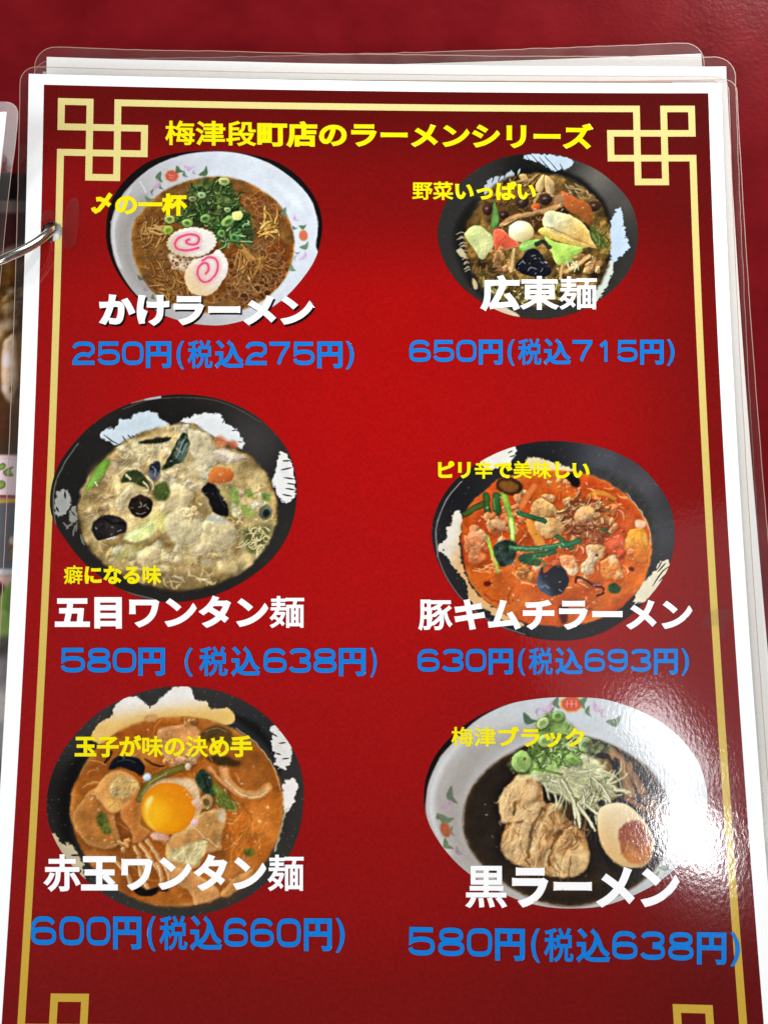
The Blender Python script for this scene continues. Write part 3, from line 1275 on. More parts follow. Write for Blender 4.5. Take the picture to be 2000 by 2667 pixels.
        for k, nm in enumerate(self.names):
            base = nm.split('#')[0]
            if k and base not in MASS:
                small = (fid == k) & (size < 26)
                fid[small] = soup
        for k, nm in enumerate(self.names):
            base = nm.split('#')[0]
            m = fid == k
            if not m.any():
                continue
            if k == 0 or base in MASS:
                pieces.setdefault(k, []).append(np.nonzero(m)[0])
            else:
                for q in np.unique(lab.ravel()[m]):
                    pieces.setdefault(k, []).append(np.nonzero(m & (lab.ravel() == q))[0])
        for k in sorted(pieces):
            base = self.names[k].split('#')[0]
            for ix in pieces[k]:
                f = F[ix]
                u, inv = np.unique(f.ravel(), return_inverse=True)
                o = fast_mesh(base, P[u], inv.reshape(-1, 4), M_PRINT, menu if k == 0 else part, ic[u])
                if k == 0:
                    part = o
                    o['label'] = label
                elif base in ('noodles', 'scallion', 'egg_curds', 'vegetables', 'white_leek', 'kimchi'):
                    o['kind'] = 'stuff'
        return part


SMOOTH = {'bowl', 'brushed_white_glaze', 'egg_yolk', 'bowl_decoration', 'fish_cake_slice', 'quail_egg', 'boiled_egg', 'carrot'}
MASS = {'soup', 'bowl', 'noodles', 'scallion', 'egg_curds', 'vegetables', 'white_leek', 'kimchi', 'bowl_decoration', 'brushed_white_glaze', 'egg_white'}


def medallion(p, cx, cy, rx, ry, col, rim, ang=0):
    """the little red crest painted on the white bowls"""
    h = []
    for k in range(8):
        a = math.radians(22.5 + 45 * k + ang)
        h.append((cx + rx * math.cos(a), cy + ry * math.sin(a)))
    p.blob(h, rim, soft=5, name='bowl_decoration', sharp=True)
    h2 = [(cx + (x - cx) * .84, cy + (y - cy) * .84) for x, y in h]
    p.blob(h2, col, soft=4, name='bowl_decoration', sharp=True, rel=.15, rs=16)


def leaf(p, x, y, ln, wd, ang, col, al=.9, bendk=.25):
    a = math.radians(ang)
    ux, uy = math.cos(a), math.sin(a)
    P = []
    for t, w_ in ((0, 0), (.3, .5), (.6, .5), (1, 0), (.6, -.35), (.3, -.45)):
        k = bendk * ln * math.sin(t * 3.14)
        P.append((x + ux * (t - .5) * ln - uy * (w_ * wd + k), y + uy * (t - .5) * ln + ux * (w_ * wd + k)))
    p.blob(P, col, soft=4, name='bowl_decoration', al=al, rel=.25, rs=18)


def ringlet(p, x, y, rx, ry, col, hole, ang=0, name='scallion'):
    p.ell(x + 3, y + 5, rx * 1.1, ry * 1.1, (35, 40, 15), ang, soft=7, al=.5, name=name)
    p.ell(x, y, rx, ry, col, ang, soft=3, name=name, dome=.25, dw=rx * .4)
    p.ell(x, y, rx * .5, ry * .45, hole, ang, soft=3, al=.85, name=name)


def pic_soy():
    p = Picture(275, 390, 3.0, [(8, 640), (20, 500), (60, 380), (130, 270), (230, 170), (340, 95), (480, 45), (640, 18), (820, 8), (980, 15), (1150, 42),
        (1300, 82), (1430, 150), (1540, 245), (1620, 350), (1668, 450), (1692, 560), (1690, 650), (1670, 760), (1630, 870), (1560, 980), (1460, 1100),
        (1360, 1190), (1220, 1280), (1080, 1335), (920, 1370), (780, 1370), (640, 1350), (500, 1310), (390, 1260), (280, 1185), (180, 1080), (90, 950), (35, 820), (12, 720)])
    p.bowl((16, 12, 12), .05)
    p.blob([(42, 640), (58, 520), (105, 400), (170, 310), (270, 210), (380, 130), (500, 75), (640, 35), (820, 15), (980, 20), (1130, 50), (1290, 112), (1420, 195),
            (1530, 293), (1600, 383), (1640, 480), (1656, 570), (1657, 660), (1645, 760), (1700, 900), (1560, 1010), (1460, 1110), (1360, 1200), (1220, 1300), (1080, 1360),
            (920, 1400), (780, 1400), (640, 1375), (490, 1320), (370, 1240), (270, 1160), (190, 1070), (110, 940), (60, 800)], (214, 223, 233), soft=5, name='bowl',
           grad=((1250, 500), (150, 950), (176, 174, 172)), rel=.035, rs=200, seed=2)
    # right and lower inside, shaded left wall
    p.blob([(130, 700), (140, 560), (230, 430), (330, 360), (300, 500), (210, 620), (200, 760), (250, 950), (350, 1090), (300, 1090), (180, 940)], (150, 145, 140), soft=45, al=.75)
    p.blob([(55, 650), (70, 520), (120, 410), (200, 310), (160, 400), (100, 520), (75, 640), (90, 800), (130, 920), (100, 900), (65, 780)], (226, 228, 230), soft=14, al=.8)
    p.blob([(420, 1190), (640, 1290), (860, 1310), (1080, 1280), (1000, 1340), (800, 1350), (600, 1320)], (182, 180, 180), soft=40, al=.5)
    p.blob([(1320, 250), (1450, 330), (1540, 430), (1520, 480), (1420, 380)], (232, 244, 250), soft=30, al=.7)
    p.line([(270, 250), (300, 300), (318, 335)], 12, (226, 226, 226), 10, .8)
    soup = [(205, 700), (215, 580), (270, 500), (370, 390), (480, 310), (640, 245), (800, 215), (960, 215), (1120, 260), (1260, 340), (1370, 440), (1440, 560),
            (1475, 700), (1470, 830), (1430, 960), (1350, 1080), (1230, 1180), (1080, 1250), (850, 1285), (640, 1255), (480, 1190), (360, 1100), (270, 970), (220, 840)]
    p.blob(soup, (122, 78, 30), soft=9, name='soup', edge=(184, 136, 74), ew=22, grad=((500, 600), (1400, 760), (104, 54, 16)), rel=.30, rs=60, seed=3, tint=(120, 82, 40))
    # foam net and oil bubbles
    p.strands(1180, 960, 240, 230, 130, (30, 110), (5, 11), [(168, 124, 82), (150, 106, 66), (184, 142, 100)], curl=.9, al=.55, name='soup', seed=1, soft=6)
    p.strands(1240, 420, 190, 130, 80, (40, 120), (5, 11), [(176, 124, 70), (150, 100, 52)], ang=(40, 50), curl=.5, al=.6, name='soup', seed=2, soft=5)
    p.dots(1180, 1000, 250, 200, 95, (12, 34), [(84, 40, 12), (70, 32, 10), (98, 52, 20)], .85, 'soup', 3, rim=(158, 116, 74), asp=.95)
    p.dots(1270, 470, 170, 150, 45, (9, 28), [(92, 48, 16), (112, 62, 26)], .75, 'soup', 4, rim=(170, 122, 70))
    p.dots(900, 1180, 260, 60, 60, (6, 18), [(78, 42, 14), (96, 58, 26)], .7, 'soup', 5, rim=(146, 106, 62))
    p.dots(380, 760, 130, 170, 55, (6, 20), [(74, 46, 20), (92, 62, 30)], .6, 'soup', 6, rim=(150, 112, 66))
    # noodles
    for a in ((430, 1000, 160, 150, 46, 30), (560, 1060, 110, 90, 30, 60), (400, 560, 110, 80, 26, 100), (1130, 850, 120, 100, 34, 70)):
        p.strands(*a[:4], a[4], (90, 230), (9, 17), [(172, 124, 62), (150, 102, 48), (190, 146, 84), (132, 86, 36)], ang=(a[5], 45), curl=.35, al=.75, name='noodles', seed=int(a[0]), dark=(70, 38, 12))
    for k in range(7):
        p.line([(1060, 745), (1030 + 25 * k, 820 + 6 * k), (1010 + 38 * k, 905 - 12 * k)], 13, (178, 132, 62), 4, .8, 'noodles')
    p.strands(1240, 640, 70, 60, 16, (80, 170), (14, 22), [(206, 166, 78), (190, 144, 60), (222, 184, 100)], ang=(-35, 50), curl=.5, al=.9, name='noodles', seed=8, dark=(90, 56, 20))
    p.strands(370, 610, 60, 20, 5, (90, 150), (14, 20), [(196, 158, 92)], ang=(20, 15), curl=.2, al=.85, name='noodles', seed=9)
    p.strands(840, 760, 600, 480, 170, (70, 190), (6, 12), [(150, 106, 50), (178, 134, 72), (90, 52, 20)], curl=.4, al=.42, name='soup', seed=13, soft=5)
    # scallions
    p.blob([(560, 500), (680, 420), (640, 330), (760, 240), (900, 230), (1000, 280), (1020, 380), (1100, 480), (1150, 600), (1140, 740), (1020, 720), (930, 770), (860, 700),
            (840, 620), (700, 600), (600, 600), (540, 560)], (52, 66, 32), soft=22, name='scallion', rel=.8, rs=44, seed=5, tint=(84, 104, 50), wob=24, ws=50)
    p.strands(850, 480, 250, 230, 120, (30, 90), (7, 16), [(58, 92, 40), (88, 126, 58), (122, 158, 84), (40, 62, 28), (168, 192, 120)], curl=1.0, al=.8, name='scallion', seed=10, dark=(24, 32, 14))
    p.strands(1000, 620, 140, 110, 50, (50, 120), (8, 18), [(70, 116, 56), (104, 150, 84), (150, 184, 120), (46, 84, 40)], curl=1.0, al=.85, name='scallion', seed=11, dark=(20, 34, 14))
    for x, y, rx, ry, c, h in ((752, 355, 32, 28, (156, 182, 132), (96, 116, 76)), (682, 385, 28, 24, (140, 150, 100), (80, 88, 50)), (502, 545, 40, 30, (172, 184, 96), (92, 100, 44)),
                               (490, 628, 42, 36, (160, 176, 72), (120, 134, 46)), (640, 575, 44, 30, (140, 172, 92), (70, 96, 44)), (780, 540, 40, 34, (120, 158, 86), (52, 78, 34)),
                               (960, 560, 60, 38, (132, 172, 90), (60, 92, 38)), (930, 250, 46, 32, (178, 192, 116), (110, 128, 66)), (1010, 690, 38, 34, (92, 140, 76), (40, 70, 34)),
                               (905, 655, 30, 28, (110, 150, 84), (50, 80, 34)), (955, 470, 26, 20, (150, 178, 110), (90, 116, 60)), (885, 448, 14, 16, (130, 160, 90), (84, 110, 60))):
        ringlet(p, x, y, rx, ry, c, h, ang=(x * 7) % 60 - 30)
    p.ell(1032, 516, 43, 40, (212, 222, 128), soft=4, name='scallion', dome=.12, dw=20, rel=.06, rs=20)
    # foam and fish cakes
    p.blob([(490, 820), (600, 800), (720, 840), (700, 930), (620, 960), (550, 900)], (206, 186, 156), soft=14, name='soup', rel=.2, rs=20, wob=10)
    p.dots(600, 880, 90, 55, 42, (7, 20), [(136, 92, 60), (176, 142, 108), (104, 66, 38)], .85, 'soup', 12, rim=(222, 206, 180))
    p.ell(682, 738, 196, 120, (110, 70, 40), -4, soft=14, al=.6)
    p.ell(676, 724, 186, 112, (236, 231, 220), -4, scal=.06, nsc=26, soft=4, name='fish_cake_slice', grad=((700, 740), (560, 850), (208, 196, 160)), rel=.07, rs=34, dome=.05, dw=24)
    pk = [(728, 768), (645, 788), (565, 776), (545, 738), (575, 690), (650, 664), (715, 672), (734, 705), (706, 740), (652, 738), (632, 716), (656, 702)]
    p.line(pk, 50, (240, 176, 190), 30, .6, 'fish_cake_slice')
    p.line(pk, 19, (224, 82, 118), 7, .95, 'fish_cake_slice')
    fc2 = [(880, 782), (926, 830), (952, 880), (948, 960), (900, 1045), (858, 1100), (790, 1138), (700, 1125), (650, 1085), (626, 1010), (640, 930), (690, 872), (760, 842), (830, 820)]
    p.blob(fc2, (110, 66, 34), soft=18, al=.5)
    q = spline(fc2, True, 10)
    cc_ = q.mean(0)
    aa = np.linspace(0, 2 * np.pi * 22, len(q))
    q = cc_ + (q - cc_) * (1 + .035 * np.abs(np.sin(aa / 2)))[:, None]
    p.blob(q, (238, 230, 222), soft=4, name='fish_cake_slice#2', sharp=True, grad=((860, 900), (680, 1080), (228, 202, 158)), rel=.07, rs=34, dome=.06, dw=24)
    pk = [(785, 970), (806, 940), (800, 895), (766, 888), (730, 922), (722, 975), (752, 1026), (800, 1032), (856, 985), (880, 912), (862, 856), (808, 842), (760, 868)]
    p.line(pk, 50, (240, 178, 192), 30, .55, 'fish_cake_slice#2')
    p.line(pk, 18, (224, 82, 118), 7, .95, 'fish_cake_slice#2')
    # painted flowers on the bowl wall
    medallion(p, 520, 207, 60, 52, (196, 92, 78), (204, 160, 96), -14)
    for x, y in ((505, 200), (530, 205), (515, 222)):
        p.line([(x - 14, y - 4), (x + 12, y + 2)], 7, (224, 140, 120), 4, .8, 'bowl_decoration')
    for a in ((440, 215, 90, 44, 80, (84, 108, 76)), (583, 150, 70, 44, 40, (80, 104, 70)), (760, 165, 96, 44, -50, (74, 104, 62)), (630, 190, 60, 26, 60, (110, 120, 100)), (440, 285, 60, 24, 60, (90, 100, 80)),
              (655, 128, 86, 34, 5, (196, 164, 198)), (700, 178, 40, 14, 60, (176, 140, 170)), (385, 270, 96, 40, -70, (188, 160, 178)), (345, 375, 76, 36, 20, (110, 124, 96)), (375, 335, 50, 18, 100, (100, 110, 88)),
              (1415, 490, 80, 40, 80, (112, 138, 112)), (1495, 535, 70, 28, 50, (212, 184, 222)), (1480, 605, 44, 22, 20, (90, 110, 84)), (1540, 592, 60, 34, -10, (92, 124, 84)),
              (1550, 742, 84, 40, -35, (96, 128, 88)), (1535, 822, 96, 32, -60, (210, 184, 220)), (1500, 800, 44, 14, 0, (120, 130, 120)), (1468, 922, 64, 40, 50, (112, 136, 100)), (1490, 850, 50, 12, 100, (150, 150, 150)),
              (285, 992, 70, 26, 25, (84, 100, 76)), (325, 1082, 56, 32, 50, (160, 140, 150)), (383, 1150, 50, 28, 60, (104, 116, 86))):
        leaf(p, *a)
    p.ell(1546, 672, 36, 44, (214, 112, 84), soft=5, name='bowl_decoration', edge=(196, 150, 100), ew=8, rel=.1, rs=20)
    p.glints(800, 700, 560, 440, 60, 201, size=(3, 6), al=.5)
    return p.build('picture of clear soy ramen with two pink swirled fish cake slices in a white bowl')


def white_brush(p, pts, col, streak=(), dark=(34, 34, 34), wd=7, wob=9, seed=0, **kw):
    p.blob(pts, col, soft=4, name='brushed_white_glaze', wob=wob * 1.5, ws=17, seed=seed, rel=.04, rs=50, **kw)
    for s_ in streak:
        p.line(s_, wd, dark, 4, .95, taper=.6)


def pic_canton():
    p = Picture(1130, 390, 3.0, [(28, 670), (40, 560), (80, 440), (150, 320), (250, 220), (380, 130), (530, 65), (700, 35), (850, 30), (1000, 50), (1130, 95), (1270, 160), (1400, 260), (1500, 370),
        (1560, 480), (1585, 600), (1590, 700), (1570, 820), (1530, 930), (1450, 1040), (1340, 1140), (1200, 1230), (1050, 1290), (880, 1322), (720, 1318), (570, 1285), (430, 1225), (300, 1140),
        (190, 1040), (100, 910), (50, 790)])
    p.bowl((46, 45, 42), .06, 200, [(1300, 220, 190, (112, 110, 104), .95), (1480, 430, 200, (84, 82, 78), .8), (1500, 800, 260, (52, 50, 47), .6), (200, 600, 260, (42, 42, 40), .8), (700, 120, 200, (18, 18, 18), .9)])
    p.blob([(420, 330), (640, 170), (900, 150), (1150, 230), (1340, 430), (1380, 640), (1280, 420), (1050, 220), (760, 190), (520, 260)], (10, 10, 10), soft=20, al=.9)
    p.blob([(150, 640), (270, 430), (340, 400), (270, 600), (260, 800), (330, 1050), (430, 1170), (300, 1080), (200, 900)], (16, 16, 15), soft=25, al=.8)
    p.speck(60, (120, 118, 112), 3, .5, 3)
    white_brush(p, [(690, 60), (800, 35), (950, 45), (1088, 82), (1050, 145), (1000, 150), (940, 170), (880, 130), (780, 92)], (190, 210, 226),
                [[(720, 50), (760, 100), (800, 130)], [(760, 40), (815, 105), (860, 150)], [(820, 60), (880, 130), (930, 180)], [(900, 90), (950, 150), (975, 190)], [(700, 70), (735, 95)], [(980, 110), (1010, 160)], [(860, 50), (900, 95)]], seed=1)
    p.line([(640, 50), (730, 130), (830, 190)], 12, (24, 24, 24), 8, .6)
    white_brush(p, [(395, 340), (420, 240), (500, 215), (610, 172), (605, 235), (500, 285), (440, 330)], (176, 190, 200),
                [[(470, 215), (450, 260)], [(520, 195), (500, 250)], [(560, 180), (545, 230)], [(440, 300), (420, 330)]], (20, 20, 20), 8, 10, 2)
    p.line([(672, 150), (650, 205)], 14, (190, 205, 212), 5, .9, 'brushed_white_glaze', taper=.7)
    white_brush(p, [(1420, 480), (1455, 462), (1480, 560), (1502, 680), (1522, 765), (1460, 830), (1390, 872), (1372, 700), (1378, 560)], (192, 214, 236),
                [[(1500, 590), (1465, 600)], [(1515, 690), (1480, 690)], [(1365, 560), (1410, 500)]], (60, 60, 58), 6, 10, 3)
    white_brush(p, [(1385, 860), (1390, 960), (1340, 1080), (1262, 1192), (1235, 1160), (1300, 1020), (1345, 900)], (205, 216, 204), seed=4)
    for k in range(10):
        y = 650 + k * 32 + (k % 3) * 6
        p.line([(172 + k * 8, y + 18), (215 + k * 6, y), (250 + k * 4, y + 8)], 9 + (k * 5) % 9, (176, 166, 136), 5, .85, 'brushed_white_glaze', taper=.7, wob=6)
    p.blob([(170, 790), (215, 775), (262, 850), (215, 840)], (196, 182, 146), soft=5, name='brushed_white_glaze', wob=8)
    p.blob([(300, 1010), (325, 1030), (340, 1080), (310, 1085)], (196, 178, 130), soft=5, name='brushed_white_glaze', wob=6)
    p.blob([(410, 1190), (560, 1235), (668, 1302), (560, 1290), (440, 1235)], (212, 196, 166), soft=5, name='brushed_white_glaze', wob=5)
    p.blob([(240, 620), (300, 480), (390, 370), (480, 270), (620, 205), (760, 188), (900, 198), (1050, 228), (1180, 305), (1280, 400), (1340, 500), (1375, 640), (1370, 800), (1345, 950), (1275, 1070), (1150, 1140),
            (1000, 1195), (800, 1225), (620, 1205), (470, 1140), (360, 1050), (290, 930), (248, 780)], (104, 80, 36), soft=14, name='soup', rel=.8, rs=60, seed=2, tint=(146, 114, 56), wob=10, edge=(52, 38, 18), ew=34)
    for x, y, a_, b_ in ((470, 560, 60, 30), (760, 470, 90, 26), (560, 700, 30, 40), (900, 900, 60, 50), (1010, 480, 50, 24), (380, 900, 50, 40), (1200, 640, 40, 60), (620, 460, 50, 24), (980, 1000, 70, 40), (520, 1040, 60, 40), (1250, 980, 40, 40), (430, 470, 30, 40), (1120, 960, 40, 30)):
        p.ell(x, y, a_, b_, (34, 22, 10), (x * 3) % 90 - 45, soft=24, al=.8, name='soup')
    p.blob([(330, 480), (450, 380), (620, 260), (900, 230), (1150, 330), (1050, 400), (800, 500), (560, 560), (350, 560)], (88, 62, 30), soft=40, al=.6, name='soup', rel=.5, rs=50)
    p.strands(600, 340, 220, 130, 44, (60, 150), (14, 26), [(166, 130, 70), (194, 158, 98), (122, 90, 44)], ang=(-30, 60), curl=.4, al=.75, name='vegetables', seed=21, dark=(44, 28, 12))
    p.strands(1120, 300, 120, 70, 20, (60, 140), (12, 24), [(150, 124, 74), (170, 146, 98)], ang=(40, 30), curl=.3, al=.8, name='vegetables', seed=22, dark=(50, 34, 14))
    p.chunks(560, 330, 130, 80, 10, (28, 48), [(150, 104, 54), (168, 122, 70), (120, 82, 38)], 'vegetables', 23)
    p.chunks(1180, 420, 120, 90, 9, (26, 44), [(160, 130, 84), (134, 100, 56)], 'vegetables', 24)
    for q, c in (([(852, 200), (802, 250), (790, 310), (830, 340), (862, 270)], (200, 168, 110)), ([(868, 205), (930, 250), (936, 320), (900, 372), (866, 300)], (204, 172, 116)),
                 ([(660, 205), (700, 190), (735, 240), (690, 250)], (190, 160, 96))):
        p.blob(q, c, name='mushroom', dome=.3, dw=26, rel=.1, rs=30)
    for x, y, rx, ry in ((870, 388, 52, 46), (686, 412, 54, 48), (545, 512, 42, 38), (420, 465, 40, 46), (1250, 440, 50, 44)):
        p.ell(x, y, rx, ry, (58, 38, 28), soft=7, name='mushroom', dome=.5, dw=20, rel=.2, rs=30)
        p.ell(x - 8, y - 6, rx * .3, ry * .2, (150, 130, 110), -20, soft=7, al=.75, name='mushroom')
    p.blob([(990, 325), (1080, 368), (1200, 420), (1238, 500), (1216, 588), (1130, 520), (1030, 460)], (196, 98, 44), name='carrot', rel=.22, rs=40, dome=.3, dw=30, grad=((1000, 340), (1180, 480), (150, 84, 34)), seed=1)
    p.ell(790, 448, 36, 32, (196, 92, 40), soft=7, name='carrot', dome=.25)
    p.blob([(950, 360), (1000, 350), (1020, 420), (980, 450), (930, 420)], (150, 110, 72), soft=8, name='pork', rel=.4, rs=26)
    p.line([(530, 585), (640, 522), (800, 496), (980, 440)], 44, (196, 154, 98), 6, 1, 'pork', edge=(150, 104, 56), wob=8)
    p.line([(545, 590), (660, 535), (780, 512)], 14, (222, 190, 140), 8, .7, 'pork')
    p.blob([(580, 560), (680, 530), (820, 500), (880, 560), (840, 660), (760, 640), (700, 540)], (72, 46, 22), soft=18, al=.85, name='soup', rel=.5, rs=40)
    p.strands(760, 545, 60, 30, 8, (50, 100), (8, 16), [(140, 100, 60), (110, 74, 40)], ang=(80, 30), name='vegetables', seed=25)
    p.blob([(440, 620), (450, 500), (475, 405), (506, 560)], (110, 156, 76), name='green_vegetable', rel=.15, rs=30, edge=(70, 112, 46), ew=10)
    p.blob([(235, 660), (330, 592), (432, 650), (466, 722), (440, 792), (370, 858), (310, 770)], (182, 194, 126), name='cabbage', rel=.16, rs=60, dome=.15, dw=50, seed=3, grad=((300, 640), (440, 740), (202, 204, 140)))
    for l_ in ([(330, 600), (350, 690), (370, 800)], [(400, 640), (400, 740), (390, 820)]):
        p.line(l_, 7, (214, 220, 162), 6, .7, 'cabbage')
    p.blob([(1220, 590), (1292, 650), (1342, 742), (1290, 772), (1232, 690)], (82, 90, 36), name='green_vegetable', rel=.4, rs=34, soft=8)
    p.strands(1280, 690, 60, 80, 14, (40, 110), (8, 14), [(110, 124, 60), (66, 76, 30)], ang=(55, 30), name='green_vegetable', seed=26)
    p.ell(684, 652, 100, 84, (90, 60, 26), soft=14, al=.6)
    p.blob([(462, 645), (510, 618), (600, 680), (664, 742), (590, 778), (482, 792)], (212, 92, 62), name='fish_cake', rel=.18, rs=40, edge=(226, 138, 104), ew=12, dome=.12)
    p.ell(680, 640, 99, 82, (244, 240, 196), 5, soft=4, name='quail_egg', dome=.22, dw=40, grad=((640, 600), (760, 720), (222, 206, 130)))
    p.ell(655, 612, 36, 26, (255, 254, 240), 0, soft=18, al=.9, name='quail_egg')
    p.blob([(810, 640), (870, 602), (1000, 640), (1150, 690), (1232, 742), (1150, 772), (1000, 728), (880, 682)], (222, 196, 96), name='cabbage', rel=.16, rs=46, dome=.25, dw=24)
    p.blob([(848, 532), (880, 480), (980, 488), (1080, 520), (1160, 580), (1212, 640), (1228, 700), (1262, 772), (1150, 732), (1040, 690), (900, 640), (846, 582)], (222, 226, 186), name='cabbage', rel=.14, rs=70, dome=.2, dw=30,
           grad=((880, 520), (1150, 700), (216, 178, 96)), edge=(232, 214, 140), ew=10)
    p.line([(880, 600), (1000, 650), (1140, 710), (1250, 765)], 12, (184, 134, 56), 8, .8, 'cabbage')
    p.blob([(860, 680), (950, 722), (1060, 748), (1160, 772), (1105, 830), (1060, 882), (960, 897), (915, 800)], (168, 206, 90), name='cabbage', rel=.13, rs=60, seed=4, dome=.2, dw=26, edge=(196, 222, 116), ew=10)
    p.blob([(658, 762), (720, 715), (862, 700), (790, 762), (700, 797)], (162, 206, 112), name='green_vegetable', rel=.12, rs=40, dome=.2, dw=18, edge=(120, 170, 70), ew=10)
    p.chunks(520, 860, 90, 80, 12, (26, 48), [(172, 128, 78), (190, 146, 92), (150, 104, 60)], 'pork', 27, .7)
    p.chunks(1250, 880, 80, 90, 12, (24, 46), [(186, 144, 92), (162, 118, 70), (206, 166, 114)], 'pork', 28, .7)
    p.chunks(1140, 850, 70, 50, 6, (20, 34), [(140, 110, 60), (160, 140, 80)], 'vegetables', 29)
    p.strands(400, 950, 90, 80, 18, (50, 120), (14, 28), [(58, 48, 22), (84, 70, 32), (112, 86, 44)], ang=(60, 60), name='vegetables', seed=30)
    p.strands(700, 1090, 300, 90, 60, (60, 150), (14, 30), [(134, 122, 58), (160, 156, 84), (196, 192, 124), (84, 66, 30)], curl=.5, name='vegetables', seed=31, dark=(46, 34, 12), al=.8)
    p.line([(1030, 955), (1130, 892), (1212, 828)], 32, (208, 174, 120), 5, 1, 'bean_sprout', edge=(160, 120, 70))
    p.line([(624, 782), (612, 860), (600, 946)], 32, (204, 172, 114), 5, 1, 'bean_sprout', edge=(156, 120, 66))
    p.line([(1000, 900), (990, 960), (985, 1010)], 26, (196, 164, 106), 5, 1, 'bean_sprout', edge=(150, 116, 62))
    p.strands(1080, 870, 60, 30, 10, (40, 80), (6, 10), [(206, 210, 160)], ang=(80, 25), name='bean_sprout', seed=32)
    p.blob([(632, 900), (690, 850), (720, 790), (800, 778), (862, 860), (908, 930), (892, 990), (760, 992), (660, 955)], (24, 24, 30), soft=5, name='wood_ear', rel=.9, rs=46, seed=5, wob=5)
    for l_ in ([(660, 900), (690, 880), (712, 890)], [(735, 945), (760, 920), (800, 935)], [(830, 880), (850, 890)], [(760, 830), (790, 826)], [(830, 955), (845, 930)]):
        p.line(l_, 9, (124, 130, 152), 7, .75, 'wood_ear')
    p.line([(800, 740), (850, 720), (900, 760)], 36, (30, 32, 26), 10, .8, 'wood_ear')
    p.glints(800, 700, 480, 440, 90, 202, size=(3, 7), al=.6)
    return p.build('picture of vegetable topped ramen with cabbage, carrot and a quail egg in a black bowl')


